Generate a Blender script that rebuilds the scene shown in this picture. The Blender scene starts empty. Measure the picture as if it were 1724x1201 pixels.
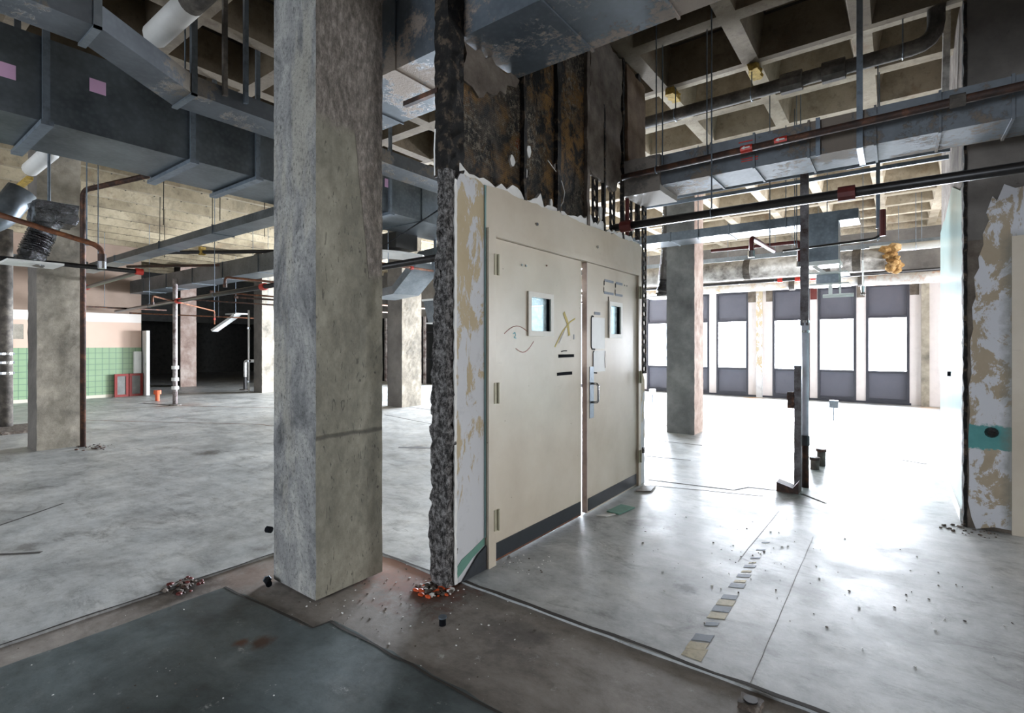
import bpy, bmesh, math, random
from mathutils import Vector, Matrix, noise as mnoise
random.seed(11)
C = bpy.context.scene.collection
PI = math.pi

# ------------------------------------------------------------------ camera
cd = bpy.data.cameras.new('camera'); cam = bpy.data.objects.new('camera', cd); C.objects.link(cam)
cam.location = (0, 0, 1.42); cam.rotation_euler = (PI/2, 0, math.radians(36.7))
cd.sensor_width = 36; cd.lens = 36*866/1724; cd.shift_y = -18.5/1724; cd.clip_start = .05; cd.clip_end = 200
bpy.context.scene.camera = cam
# ------------------------------------------------------------------ world, daylight, exposure
vs = bpy.context.scene.view_settings
vs.view_transform = 'Standard'; vs.look = 'None'; vs.gamma = 1; vs.use_curve_mapping = False; vs.exposure = 0.0
w = bpy.data.worlds.new('overcast_sky'); bpy.context.scene.world = w; w.use_nodes = True
w.node_tree.nodes['Background'].inputs[0].default_value = (.86, .93, 1, 1)
w.node_tree.nodes['Background'].inputs[1].default_value = 2.5
def daylight(name, loc, rot, sx, sy, power, col=(.93, .96, 1)):
    l = bpy.data.lights.new(name, 'AREA'); l.shape = 'RECTANGLE'; l.size = sx; l.size_y = sy; l.energy = power; l.color = col
    o = bpy.data.objects.new(name, l); C.objects.link(o); o.location = loc; o.rotation_euler = rot; return o
# overcast daylight just outside the glazing of each outer wall (the lamp fires along local -Z)
daylight('daylight_far_windows', (-2.8, 16.2, 1.62), (-PI/2, 0, 0), 8.2, 2.2, 7600, (.95, .97, 1))
daylight('daylight_left_fill', (-9.9, 16.0, 1.6), (-PI/2, 0, 0), 5.6, 2.8, 10500, (.90, .95, 1))  # added fill lamp behind the invented wide glazing, brightens the left floor
daylight('daylight_right_windows', (9.6, 10.2, 1.62), (0, PI/2, 0), 2.2, 9.5, 2700)
daylight('daylight_rear_windows', (-4.0, -7.6, 1.75), (PI/2, 0, 0), 5.0, 2.2, 650, (.80, .90, 1))

# ------------------------------------------------------------------ helpers
def S(r, g, b):
    f = lambda c: (c/255/12.92) if c/255 <= .04045 else ((c/255+.055)/1.055)**2.4
    return (f(r), f(g), f(b), 1)
class NT:
    def __init__(s, name):
        s.m = bpy.data.materials.new(name); s.m.use_nodes = True; s.t = s.m.node_tree
        s.b = s.t.nodes['Principled BSDF']; s.out = s.t.nodes['Material Output']
        s.tc = s.t.nodes.new('ShaderNodeTexCoord').outputs['Object']
        s.pos = s.t.nodes.new('ShaderNodeNewGeometry').outputs['Position']
    def put(s, sock, v):
        if isinstance(v, bpy.types.NodeSocket): s.t.links.new(v, sock)
        elif v is not None: sock.default_value = v
    def n(s, kind, **kw):
        x = s.t.nodes.new(kind)
        for k, v in kw.items(): setattr(x, k, v)
        return x
    def noise(s, scale, detail=6, rough=.6, vec=None, stretch=None, dist=0):
        x = s.n('ShaderNodeTexNoise'); v = vec or s.pos
        if stretch:
            mp = s.n('ShaderNodeMapping'); s.put(mp.inputs[0], v); mp.inputs['Scale'].default_value = stretch; v = mp.outputs[0]
        s.put(x.inputs['Vector'], v); x.inputs['Scale'].default_value = scale; x.inputs['Detail'].default_value = detail
        x.inputs['Roughness'].default_value = rough; x.inputs['Distortion'].default_value = dist
        return x.outputs[0]
    def vor(s, scale, feature='F1', vec=None, stretch=None):
        x = s.n('ShaderNodeTexVoronoi', feature=feature); v = vec or s.pos
        if stretch:
            mp = s.n('ShaderNodeMapping'); s.put(mp.inputs[0], v); mp.inputs['Scale'].default_value = stretch; v = mp.outputs[0]
        s.put(x.inputs['Vector'], v); x.inputs['Scale'].default_value = scale; return x.outputs['Distance']
    def math(s, op, a, b=None, c=None, clamp=False):
        x = s.n('ShaderNodeMath', operation=op, use_clamp=clamp)
        s.put(x.inputs[0], a); s.put(x.inputs[1], b)
        if c is not None: s.put(x.inputs[2], c)
        return x.outputs[0]
    def step(s, v, lo, hi, a=0., b=1.):
        x = s.n('ShaderNodeMapRange'); s.put(x.inputs[0], v)
        for i, q in enumerate((lo, hi, a, b)): x.inputs[i+1].default_value = q
        return x.outputs[0]
    def ramp(s, fac, stops):
        x = s.n('ShaderNodeValToRGB'); s.put(x.inputs[0], fac); e = x.color_ramp.elements
        while len(e) < len(stops): e.new(.5)
        for i, (p, c) in enumerate(stops): e[i].position = p; e[i].color = c
        return x.outputs[0]
    def mix(s, fac, a, b, mode='MIX'):
        x = s.n('ShaderNodeMix', data_type='RGBA', blend_type=mode)
        s.put(x.inputs[0], fac); s.put(x.inputs[6], a); s.put(x.inputs[7], b); return x.outputs[2]
    def xyz(s, v=None):
        x = s.n('ShaderNodeSeparateXYZ'); s.put(x.inputs[0], v or s.pos); return x.outputs
    def bump(s, h, strength=.3, dist=.02):
        x = s.n('ShaderNodeBump'); s.put(x.inputs['Height'], h); x.inputs['Strength'].default_value = strength; x.inputs['Distance'].default_value = dist
        s.t.links.new(x.outputs[0], s.b.inputs['Normal'])
    def done(s, col, rough=.7, metal=0., spec=None):
        s.put(s.b.inputs['Base Color'], col); s.put(s.b.inputs['Roughness'], rough); s.put(s.b.inputs['Metallic'], metal)
        if spec is not None: s.b.inputs['Specular IOR Level'].default_value = spec
        return s.m
def simple(name, c, rough=.6, metal=0., var=.12, scale=6., bump=0., spec=None):
    k = NT(name); f = k.noise(scale, 8, .65)
    d = tuple(q*(1-var*2) for q in c[:3])+(1,); l = tuple(min(1, q*(1+var)) for q in c[:3])+(1,)
    col = k.ramp(f, [(.3, d), (.5, c), (.72, l)])
    if bump: k.bump(k.noise(scale*6, 6, .7), bump, .01)
    return k.done(col, rough, metal, spec)

# ------------------------------------------------------------------ materials
def concrete_rough():
    k = NT('pitted_concrete')
    f = k.noise(3.2, 12, .78, stretch=(1, 1, .7), dist=.6); pits = k.vor(48, stretch=(1, 1, .45)); pm = k.math('MAXIMUM', k.step(pits, .12, .3), k.step(k.noise(6, 5, .7), .5, .6, 1, 0))
    col = k.ramp(f, [(.34, S(84, 84, 84)), (.46, S(126, 126, 126)), (.56, S(158, 157, 154)), (.68, S(192, 189, 182))])
    strip = k.step(k.noise(1.7, 4, .6, stretch=(3, 3, .6)), .5, .58)
    col = k.mix(k.math('MULTIPLY', strip, .6), col, S(178, 173, 160))
    fine = k.noise(60, 4, .8)
    col = k.mix(k.step(k.math('MULTIPLY', pm, k.step(fine, .3, .5)), 0, 1, .75, 0), col, S(62, 62, 60))
    k.bump(k.math('ADD', k.math('MULTIPLY', pm, .6), k.noise(35, 8, .8)), .9, .012)
    return k.done(col, .85)
def concrete_smooth():
    k = NT('cast_concrete')
    f = k.noise(3.2, 14, .74, stretch=(1, 1, .6))
    col = k.ramp(f, [(.32, S(92, 90, 80)), (.5, S(132, 129, 115)), (.68, S(168, 164, 148))])
    sc = k.step(k.noise(14, 4, .5, stretch=(1, 2.2, .6), dist=2.2), .64, .67)
    col = k.mix(k.math('MULTIPLY', sc, .7), col, S(70, 68, 62))
    spots = k.step(k.vor(7), .045, .075, .8, 0)
    col = k.mix(spots, col, S(60, 57, 52))
    z = k.xyz()[2]; y = k.xyz()[1]
    wob = k.noise(6, 4, .6)
    line = k.step(k.math('ABSOLUTE', k.math('SUBTRACT', k.math('ADD', z, k.math('MULTIPLY', wob, .03)), .915)), .004, .016, .75, 0)
    col = k.mix(line, col, S(70, 68, 62))
    # coarse scabbled band near the head of the column, running down one arris
    edge = k.math('ADD', z, k.math('MULTIPLY', k.math('SUBTRACT', y, 1.64), -1.6)); edge = k.math('ADD', k.math('ADD', edge, k.math('MULTIPLY', wob, .35)), k.math('MULTIPLY', 0, 1))
    top = k.step(k.math('ADD', z, k.math('ADD', k.math('MULTIPLY', wob, .25), k.step(y, 1.9, 2.0, 0, .85))), 2.78, 2.84)
    grit = k.noise(38, 8, .8, stretch=(1, 1, .4))
    col = k.mix(top, col, k.ramp(grit, [(.38, S(92, 86, 78)), (.5, S(128, 120, 112)), (.66, S(176, 166, 156))]))
    k.bump(k.math('ADD', k.math('MULTIPLY', k.noise(30, 6, .7), .25), k.math('ADD', k.math('MULTIPLY', k.math('MULTIPLY', top, grit), 2.0), k.math('MULTIPLY', line, -1.5))), .5, .012)
    return k.done(col, .75)
M = {}
M['pit'] = concrete_rough(); M['cast'] = concrete_smooth()
def conc(name, stops, sc=3., rough=.85, b=.4, spots=True, st=None):
    k = NT(name); f = k.noise(sc, 10, .66, stretch=st)
    col = k.ramp(f, stops)
    if spots: col = k.mix(k.step(k.noise(sc*9, 4, .8), .62, .74, 0, .5), col, tuple(q*.45 for q in stops[0][1][:3])+(1,))
    k.bump(k.noise(sc*9, 8, .75), b, .012); return k.done(col, rough)
M['col_far'] = conc('warm_concrete', [(.32, S(104, 98, 88)), (.5, S(148, 140, 126)), (.68, S(182, 172, 156))], 2.4, .85, .8)
M['col_pink'] = conc('pinkish_concrete', [(.3, S(128, 104, 94)), (.5, S(166, 144, 132)), (.72, S(196, 180, 170))])
M['col_gray'] = conc('grey_concrete', [(.3, S(92, 92, 90)), (.5, S(122, 122, 119)), (.72, S(150, 149, 145))], 2.5)
M['ceiling'] = None
def ceiling_mat(name='waffle_slab_concrete', q=1., tint=(1, 1, 1)):
    k = NT(name); c = lambda *v: tuple(x*q*t for x, t in zip(S(*v)[:3], tint))+(1,)
    f = k.noise(.9, 10, .7); col = k.ramp(f, [(.3, c(112, 98, 80)), (.46, c(156, 143, 122)), (.6, c(180, 167, 147)), (.75, c(200, 188, 170))])
    v = k.noise(1.7, 4, .7); col = k.mix(k.step(v, .60, .72, 0, .5), col, c(120, 80, 46))
    col = k.mix(k.step(k.noise(11, 6, .8), .54, .70, 0, .5), col, c(70, 62, 54))
    col = k.mix(k.step(k.noise(3, 8, .75), .52, .62, 0, .35), col, c(88, 78, 66))
    k.bump(k.noise(22, 8, .75), .45, .015); return k.done(col, .9)
M['ceiling_front'] = ceiling_mat('dark_front_slab', .42, (1, .92, .82))  # darker, browner slab tone for the front coffer rows
M['ceiling_left'] = ceiling_mat('board_formed_slab', .62, (1, .97, .84))
M['ceiling'] = ceiling_mat()
M['crackline'] = simple('faint_floor_line', S(158, 156, 152), .8)
M['joint'] = simple('dark_joint', S(52, 46, 40), .9)
def floor_mat(name, stops, stains=(), smudge=.62, r0=.3, r1=.6, sm_col=S(84, 82, 78)):
    k = NT(name); f = k.noise(1.3, 14, .72, dist=.3)
    col = k.ramp(f, stops)
    md = k.ramp(k.noise(5.5, 10, .8, stretch=(1, 1.5, 1)), [(.34, (.52, .51, .49, 1)), (.5, (.92, .92, .91, 1)), (.66, (1.12, 1.12, 1.12, 1))]); col = k.mix(.75, col, md, 'MULTIPLY')
    sm = k.step(k.noise(1.5, 12, .78, stretch=(1.2, 2.4, 1), dist=.8), .53, .66, 0, smudge); col = k.mix(sm, col, sm_col)
    s2 = k.step(k.noise(4.2, 9, .8, stretch=(.8, 2.6, 1), dist=.5), .60, .68, 0, smudge*.9); col = k.mix(s2, col, sm_col)
    sp = k.step(k.noise(30, 6, .8), .63, .68, 0, .8); sp = k.math('MULTIPLY', sp, k.step(k.noise(2.3, 5, .7), .42, .6)); col = k.mix(sp, col, S(54, 48, 42))
    wh = k.step(k.noise(8, 8, .85), .60, .68, 0, .55); col = k.mix(wh, col, S(220, 219, 215))
    wob = k.noise(9, 6, .75); px, py, pz = k.xyz()
    for (x, y, r, a, c) in stains:
        dx = k.math('SUBTRACT', px, x); dy = k.math('SUBTRACT', py, y)
        d = k.math('SQRT', k.math('ADD', k.math('MULTIPLY', dx, dx), k.math('MULTIPLY', dy, dy)))
        d = k.math('ADD', d, k.math('MULTIPLY', k.math('SUBTRACT', wob, .5), r*2.6))
        col = k.mix(k.step(d, r*.25, r, a, 0), col, c)
    k.bump(k.math('ADD', k.noise(14, 8, .7), k.math('MULTIPLY', k.noise(2, 4, .5), 2.)), .12, .01)
    rr = k.step(k.noise(2.4, 8, .7), .3, .7, r0, r1)
    return k.done(col, rr, spec=.45)
DK = S(66, 60, 54)
M['floor'] = floor_mat('screeded_floor', [(.3, S(132, 133, 132)), (.45, S(166, 168, 168)), (.58, S(190, 191, 190)), (.72, S(208, 207, 202))],
    [(-7.28, 3.05, .22, .8, DK), (-1.55, 3.95, .2, .85, DK), (-.98, 3.01, .08, .95, S(40, 36, 32)), (-5.3, 4.95, .25, .8, DK), (-9.6, 2.1, .35, .5, S(120, 92, 70)),
     (-13.6, 5.1, .7, .5, S(120, 90, 74)), (-4.9, .85, .14, .6, DK), (-3.1, 15.1, .3, .8, S(196, 140, 70)), (.62, 15.1, .35, .6, S(200, 160, 110)), (-.4, 3.4, .2, .5, DK), (-.72, 5.35, .28, .6, DK), (-.9, 4.2, .15, .4, DK)])
M['floor_brown'] = floor_mat('stripped_floor', [(.3, S(102, 96, 90)), (.45, S(134, 126, 119)), (.6, S(158, 150, 143)), (.75, S(178, 170, 164))],
    [(-2.15, 2.12, .28, .95, S(44, 34, 28)), (-2.32, 2.2, .4, .55, S(150, 96, 78)), (-2.62, 2.2, .3, .5, S(176, 130, 112)), (-1.5, 2.05, .25, .5, S(60, 56, 54)), (-3.2, 1.6, .3, .4, S(120, 80, 60)), (-3.3, 1.3, .2, .6, S(50, 40, 34))], .35, .5, .8, S(88, 80, 74))
M['floor_dark'] = floor_mat('green_grey_floor', [(.3, S(54, 63, 65)), (.44, S(78, 88, 90)), (.58, S(102, 112, 114)), (.72, S(126, 132, 132))],
    [(-2.44, 1.26, .07, .9, S(70, 38, 18)), (-2.5, 1.2, .05, .9, S(90, 48, 22)), (-3.0, 1.25, .3, .5, S(44, 46, 46))], .35, .32, .55, S(48, 54, 56))
def galv(name, a, b, over=None, thr=.6, metal=.35, rough=.45):
    k = NT(name); f = k.noise(2.2, 8, .6); col = k.mix(k.step(f, .35, .65), a, b)
    sp = k.vor(26); col = k.mix(k.step(sp, .1, .6, .18, 0), col, tuple(min(1, q*1.5) for q in b[:3])+(1,))
    rg = rough; mt = metal
    if over:
        g = k.math('ADD', k.math('MULTIPLY', k.noise(2.0, 6, .6), .7), k.math('MULTIPLY', k.noise(26, 6, .8), .3))
        m = k.step(g, thr, thr+.035); col = k.mix(m, col, over); mt = k.step(m, 0, 1, metal, 0); rg = k.step(m, 0, 1, rough, .9)
        k.bump(k.math('MULTIPLY', m, k.noise(60, 4, .8)), .6, .01)
    return k.done(col, rg, mt)
M['galv'] = galv('galvanised_sheet', S(104, 112, 118), S(142, 149, 155), metal=.7, rough=.4)
M['galv_dark'] = galv('dull_galvanised_sheet', S(86, 93, 97), S(122, 130, 136), metal=.8, rough=.38)
M['galv_spray'] = galv('overspray_sheet', S(84, 92, 100), S(106, 114, 122), S(150, 138, 128), .5)
M['galv_spray3'] = galv('dusty_blue_sheet', S(78, 82, 86), S(100, 105, 110), S(114, 107, 98), .55, metal=.4, rough=.5)
M['galv_spray2'] = galv('speckled_sheet', S(92, 98, 104), S(112, 118, 124), S(120, 110, 100), .51, metal=.1, rough=.65)
M['galv_plaster'] = galv('plastered_sheet', S(110, 106, 102), S(140, 136, 132), S(150, 142, 134), .45)
M['steel'] = simple('zinc_steel', S(120, 130, 140), .4, .6, .2, 14)
M['black_steel'] = simple('black_steel_pipe', S(44, 42, 42), .35, .4, .3, 12)
M['rust'] = None
def rustm(name, a, b, c, sc=7., metal=.15, rough=.65):
    k = NT(name); f = k.noise(sc, 10, .75)
    k.bump(k.noise(60, 6, .8), .3, .006)
    return k.done(k.ramp(f, [(.35, a), (.5, b), (.66, c)]), rough, metal)
M['rust'] = rustm('rusty_pipe', S(34, 26, 22), S(62, 42, 34), S(112, 72, 50))
M['rust_paint'] = rustm('rust_and_paint', S(70, 40, 30), S(150, 140, 138), S(196, 190, 186), 5)
M['post'] = rustm('scabbed_post_paint', S(60, 42, 36), S(96, 92, 94), S(128, 124, 126), 9)
M['copper'] = rustm('orange_pipe', S(58, 34, 22), S(104, 62, 38), S(150, 94, 54))
M['orange'] = simple('orange_plastic', S(206, 82, 34), .5)
M['red'] = simple('red_coupling', S(186, 50, 38), .45, .1)
M['dark_red'] = simple('dark_red_primer', S(96, 34, 30), .5, .1, .2)
M['red_paint'] = simple('red_painted_wood', S(130, 34, 26), .5)
M['yellow'] = simple('yellow_foam', S(176, 146, 70), .9, 0, .3, 20, .6)
M['insul'] = rustm('torn_insulation', S(120, 84, 46), S(176, 136, 82), S(214, 186, 140), 9, 0, .95)
M['white_jacket'] = rustm('white_pipe_jacket', S(190, 160, 120), S(214, 212, 208), S(232, 232, 232), 2.2, 0, .6)
M['jacket_rust'] = rustm('peeling_jacket', S(196, 120, 56), S(206, 200, 194), S(226, 224, 220), 4.5, 0, .7)
def foil():
    k = NT('foil_jacket'); f = k.noise(3, 8, .7)
    col = k.ramp(f, [(.34, S(96, 92, 88)), (.5, S(168, 164, 158)), (.66, S(206, 204, 200))]); k.bump(k.noise(25, 6, .7), .5, .02)
    return k.done(col, .45, .35)
M['foil'] = foil()
M['dark_pipe'] = conc('sooty_pipe_lagging', [(.3, S(52, 48, 44)), (.5, S(84, 78, 72)), (.7, S(128, 120, 110))], 6)
M['white'] = simple('white_paint', S(216, 214, 210), .5, 0, .05)
M['white_metal'] = simple('white_enamel', S(222, 222, 218), .35, 0, .05)
M['facade_white'] = simple('white_pier_paint', S(214, 206, 204), .6, 0, .04)
M['frame_dark'] = simple('dark_window_frame', S(52, 52, 60), .4, .2, .08)
M['panel_dark'] = simple('dark_window_panel', S(84, 84, 94), .45, .1, .05, 3)
M['black'] = simple('black_cladding', S(16, 18, 18), .35, 0, .3)
M['dark_void'] = simple('unlit_room_shade', S(40, 40, 38), .9, 0, .3)  # the unlit room's darkness is put into this wall colour
M['rubber'] = simple('black_rubber', S(34, 38, 44), .35, 0, .2)
M['plastic_black'] = None
def wrap():
    k = NT('black_plastic_wrap'); k.bump(k.noise(16, 6, .7, dist=1.2), 1.0, .04); return k.done(S(14, 14, 15), .16, 0, .8)
M['plastic_black'] = wrap()
def door_paint():
    k = NT('beige_door_paint'); f = k.noise(1.1, 6, .6)
    col = k.ramp(f, [(.3, S(194, 180, 160)), (.5, S(209, 197, 178)), (.7, S(219, 209, 193))])
    sp = k.step(k.vor(9), .03, .05, .6, 0); sp2 = k.step(k.noise(4, 2, .5), .5, .6)
    col = k.mix(k.math('MULTIPLY', sp, sp2), col, S(96, 84, 70))
    col = k.mix(k.step(k.noise(3, 8, .7, stretch=(1, 1, 3)), .64, .8, 0, .35), col, S(140, 130, 118))
    return k.done(col, .25, spec=.8)
M['door'] = door_paint()
M['door_edge'] = simple('worn_door_edge', S(176, 160, 154), .5, 0, .15, 8)
def plaster():
    k = NT('peeling_plaster'); a = k.noise(4.6, 9, .72, stretch=(1, 1.4, .55), dist=.4)
    z = k.xyz()[2]; a = k.math('ADD', a, k.step(z, .5, 2.4, -.03, .035)); a = k.math('ADD', k.math('ADD', a, -.018), k.step(z, .3, .5, -.12, 0))
    m = k.step(a, .485, .515); col = k.mix(m, S(204, 204, 206), k.mix(k.noise(8), S(176, 158, 126), S(196, 180, 150)))
    sm = k.step(k.noise(2.6, 6, .7), .56, .72, 0, .5); col = k.mix(sm, col, S(138, 138, 138))
    k.bump(k.math('ADD', m, k.math('MULTIPLY', k.noise(30, 5, .7), .3)), .3, .006)
    return k.done(col, .8)
M['plaster'] = plaster()
def plaster_right():
    k = NT('patched_plaster'); a = k.noise(4.2, 9, .76, stretch=(1.2, 1, .7), dist=.5)
    m = k.step(a, .52, .545); col = k.mix(m, S(208, 208, 212), k.mix(k.noise(8), S(160, 144, 120), S(182, 166, 144)))
    x, y, z = k.xyz(); wob = k.math('MULTIPLY', k.math('SUBTRACT', k.noise(9, 5, .7), .5), .12)
    zz = k.math('ADD', z, wob)
    teal = k.math('MULTIPLY', k.step(zz, .61, .62), k.step(zz, .80, .815, 1, 0)); col = k.mix(teal, col, k.mix(k.noise(12), S(70, 130, 128), S(104, 168, 166)))
    gr = k.math('MULTIPLY', k.step(k.math('ADD', x, wob), .63, .69, 0, .7), k.step(z, 2.2, 2.3, 1, 0)); col = k.mix(gr, col, S(116, 116, 108))
    k.bump(k.noise(20, 6, .7), .3, .008); return k.done(col, .8)
M['plaster_r'] = plaster_right()
M['scratch_coat'] = conc('scratch_coat', [(.3, S(72, 62, 54)), (.5, S(108, 98, 88)), (.7, S(134, 124, 114))], 6, .95, .8)
def lath():
    k = NT('charred_lath'); x, y, z = k.xyz()
    f = k.noise(7, 9, .78, dist=.5); och = k.step(k.noise(2.6, 5, .6), .42, .58); col = k.ramp(f, [(.4, S(24, 21, 19)), (.5, S(66, 57, 48)), (.62, S(112, 98, 82))])
    col = k.mix(k.math('MULTIPLY', och, k.step(f, .44, .56)), col, S(156, 114, 56))
    red = k.math('MULTIPLY', k.step(k.noise(3.3, 4, .6), .62, .68), k.step(f, .5, .6)); col = k.mix(red, col, S(150, 78, 30))
    sp = k.math('MULTIPLY', k.step(k.noise(1.9, 6, .65, stretch=(1, 1, .8)), .47, .6), k.step(k.noise(30, 7, .85), .5, .56)); col = k.mix(sp, col, S(186, 172, 150))
    vd = k.step(k.noise(4.5, 8, .75, stretch=(1, 1, .5)), .56, .6); col = k.mix(vd, col, S(13, 12, 11))
    gy = k.math('FRACT', k.math('MULTIPLY', y, 75)); gz = k.math('FRACT', k.math('MULTIPLY', z, 75))
    mesh = k.math('MULTIPLY', k.step(gy, .3, .5), k.step(gz, .3, .5))
    col = k.mix(k.math('MULTIPLY', mesh, .5), col, S(12, 11, 10))
    k.bump(k.math('ADD', k.math('ADD', k.math('MULTIPLY', mesh, -.3), k.math('MULTIPLY', vd, -1.5)), k.math('ADD', k.noise(18, 8, .8), sp)), 1.0, .025)
    return k.done(col, .75)
M['lath'] = lath()
M['tar'] = conc('tarred_edge', [(.42, S(12, 11, 10)), (.54, S(32, 28, 25)), (.62, S(96, 82, 68))], 16, .85, 1.0, False)
def torn():
    k = NT('torn_plaster_edge'); f = k.noise(34, 8, .85, stretch=(1, 1, .7))
    col = k.ramp(f, [(.4, S(20, 19, 19)), (.48, S(84, 80, 78)), (.55, S(160, 156, 154)), (.68, S(220, 216, 214))])
    k.bump(f, 1.0, .03); return k.done(col, .7)
M['torn'] = torn()
M['gyp'] = simple('bright_plaster', S(232, 230, 226), .8, 0, .06, 12, .3)
M['teal_panel'] = simple('pale_teal_wall_paint', S(150, 174, 170), .22, 0, .05, 1.2, 0, .6)
M['dim_wall'] = conc('wall_shade_concrete', [(.3, S(84, 80, 76)), (.5, S(108, 103, 98)), (.7, S(130, 124, 118))], 1.6)  # wall concrete; on the far columns it paints their -Y faces in shade
def tilewall():
    k = NT('tiled_left_wall'); x, y, z = k.xyz()
    gy = k.math('FRACT', k.math('MULTIPLY', y, 1/.152)); gz = k.math('FRACT', k.math('MULTIPLY', z, 1/.152))
    gr = k.math('MAXIMUM', k.step(k.math('ABSOLUTE', k.math('SUBTRACT', gy, .5)), .44, .48), k.step(k.math('ABSOLUTE', k.math('SUBTRACT', gz, .5)), .44, .48))
    tile = k.mix(gr, k.mix(k.noise(3), S(122, 148, 112), S(144, 168, 132)), S(92, 116, 98))
    up = k.mix(k.noise(1.5), S(202, 170, 150), S(216, 188, 168))
    col = k.mix(k.step(z, 1.36, 1.365), tile, up); col = k.mix(k.step(z, 2.06, 2.07), col, S(222, 214, 206))
    col = k.mix(k.step(z, 2.30, 2.31), col, k.mix(k.noise(3, 8), S(120, 100, 84), S(150, 128, 112)))
    col = k.mix(k.step(z, .08, .082, 1, 0), col, S(206, 198, 180))
    return k.done(col, .45)
M['tilewall'] = tilewall()
def glass(name, tint, mixf):
    k = NT(name); tr = k.n('ShaderNodeBsdfTransparent'); tr.inputs[0].default_value = tint
    gl = k.n('ShaderNodeBsdfGlossy'); gl.inputs['Roughness'].default_value = .03
    mx = k.n('ShaderNodeMixShader'); mx.inputs[0].default_value = mixf
    k.t.links.new(tr.outputs[0], mx.inputs[1]); k.t.links.new(gl.outputs[0], mx.inputs[2]); k.t.links.new(mx.outputs[0], k.out.inputs[0])
    return k.m
M['glass'] = glass('window_glass', (.95, .97, 1, 1), .06)
def frosted():
    k = NT('frosted_glass'); tr = k.n('ShaderNodeBsdfTransparent'); tr.inputs[0].default_value = (.85, .97, 1, 1)
    tl = k.n('ShaderNodeBsdfTranslucent'); tl.inputs[0].default_value = (.85, .95, .98, 1)
    df = k.n('ShaderNodeBsdfDiffuse'); df.inputs[0].default_value = (.6, .7, .72, 1)
    m1 = k.n('ShaderNodeMixShader'); m1.inputs[0].default_value = .45; m2 = k.n('ShaderNodeMixShader'); k.put(m2.inputs[0], k.step(k.noise(26, 6, .7), .35, .65, .3, .75))
    L = k.t.links.new; L(tl.outputs[0], m1.inputs[1]); L(df.outputs[0], m1.inputs[2]); L(tr.outputs[0], m2.inputs[1]); L(m1.outputs[0], m2.inputs[2]); L(m2.outputs[0], k.out.inputs[0])
    return k.m
M['frosted'] = frosted()
M['pink'] = simple('pink_sticker', S(212, 170, 204), .7, 0, .05)
M['ink'] = simple('dark_ink', S(22, 24, 28), .95, 0, .1, 6, 0, .1)
M['adhesive'] = simple('yellow_tape_glue', S(196, 174, 92), .7, 0, .15)
M['redink'] = simple('red_marker', S(150, 96, 84), .7)
M['blueink'] = simple('teal_marker', S(90, 176, 186), .7)
M['tape_grey'] = simple('grey_tape', S(104, 112, 124), .6, 0, .15, 30)
M['tape_yellow'] = simple('yellow_tape', S(178, 164, 128), .6, 0, .2, 30)
M['green_tile'] = simple('green_tile', S(94, 140, 124), .5)
M['chrome'] = simple('bright_chrome', S(170, 172, 174), .2, .9, .05)
M['vision'] = simple('pale_vision_frame', S(222, 217, 206), .5, 0, .05)
M['hinge'] = simple('hinge_paint', S(170, 164, 140), .45, .2)
M['debris'] = conc('loose_rubble', [(.3, S(50, 42, 36)), (.5, S(96, 84, 74)), (.7, S(160, 150, 140))], 20)
M['soot_wood'] = simple('stained_skirting', S(48, 52, 58), .35, 0, .3, 9)

# ------------------------------------------------------------------ mesh helpers
def wloc(o):
    v = Vector((0, 0, 0))
    while o is not None: v += o.location; o = o.parent
    return v
def obj(name, bm, mat, parent=None, smooth=False):
    me = bpy.data.meshes.new(name)
    off = wloc(parent) if parent else Vector((0, 0, 0))
    if parent: bmesh.ops.translate(bm, verts=bm.verts, vec=-off)
    bmesh.ops.recalc_face_normals(bm, faces=bm.faces)
    bm.to_mesh(me); bm.free()
    for m in (mat if isinstance(mat, (list, tuple)) else [mat]): me.materials.append(M[m] if isinstance(m, str) else m)
    if smooth: me.polygons.foreach_set('use_smooth', [True]*len(me.polygons))
    o = bpy.data.objects.new(name, me); C.objects.link(o)
    if parent: o.parent = parent
    return o
def tag(o, label=None, cat=None, group=None, kind=None):
    for k, v in (('label', label), ('category', cat), ('group', group), ('kind', kind)):
        if v: o[k] = v
    return o
def thing(name, label, cat, loc=(0, 0, 0), group=None, kind=None):
    o = bpy.data.objects.new(name, None); C.objects.link(o); o.location = loc; o.empty_display_size = .1
    return tag(o, label, cat, group, kind)
def B(): return bmesh.new()
def bx(bm, x0, x1, y0, y1, z0, z1, mi=0):
    if x0 > x1: x0, x1 = x1, x0
    if y0 > y1: y0, y1 = y1, y0
    v = [bm.verts.new(p) for p in ((x0, y0, z0), (x1, y0, z0), (x1, y1, z0), (x0, y1, z0), (x0, y0, z1), (x1, y0, z1), (x1, y1, z1), (x0, y1, z1))]
    for f in ((0, 3, 2, 1), (4, 5, 6, 7), (0, 1, 5, 4), (1, 2, 6, 5), (2, 3, 7, 6), (3, 0, 4, 7)):
        bm.faces.new([v[i] for i in f]).material_index = mi
    return bm
def box(*a): return bx(B(), *a)
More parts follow.
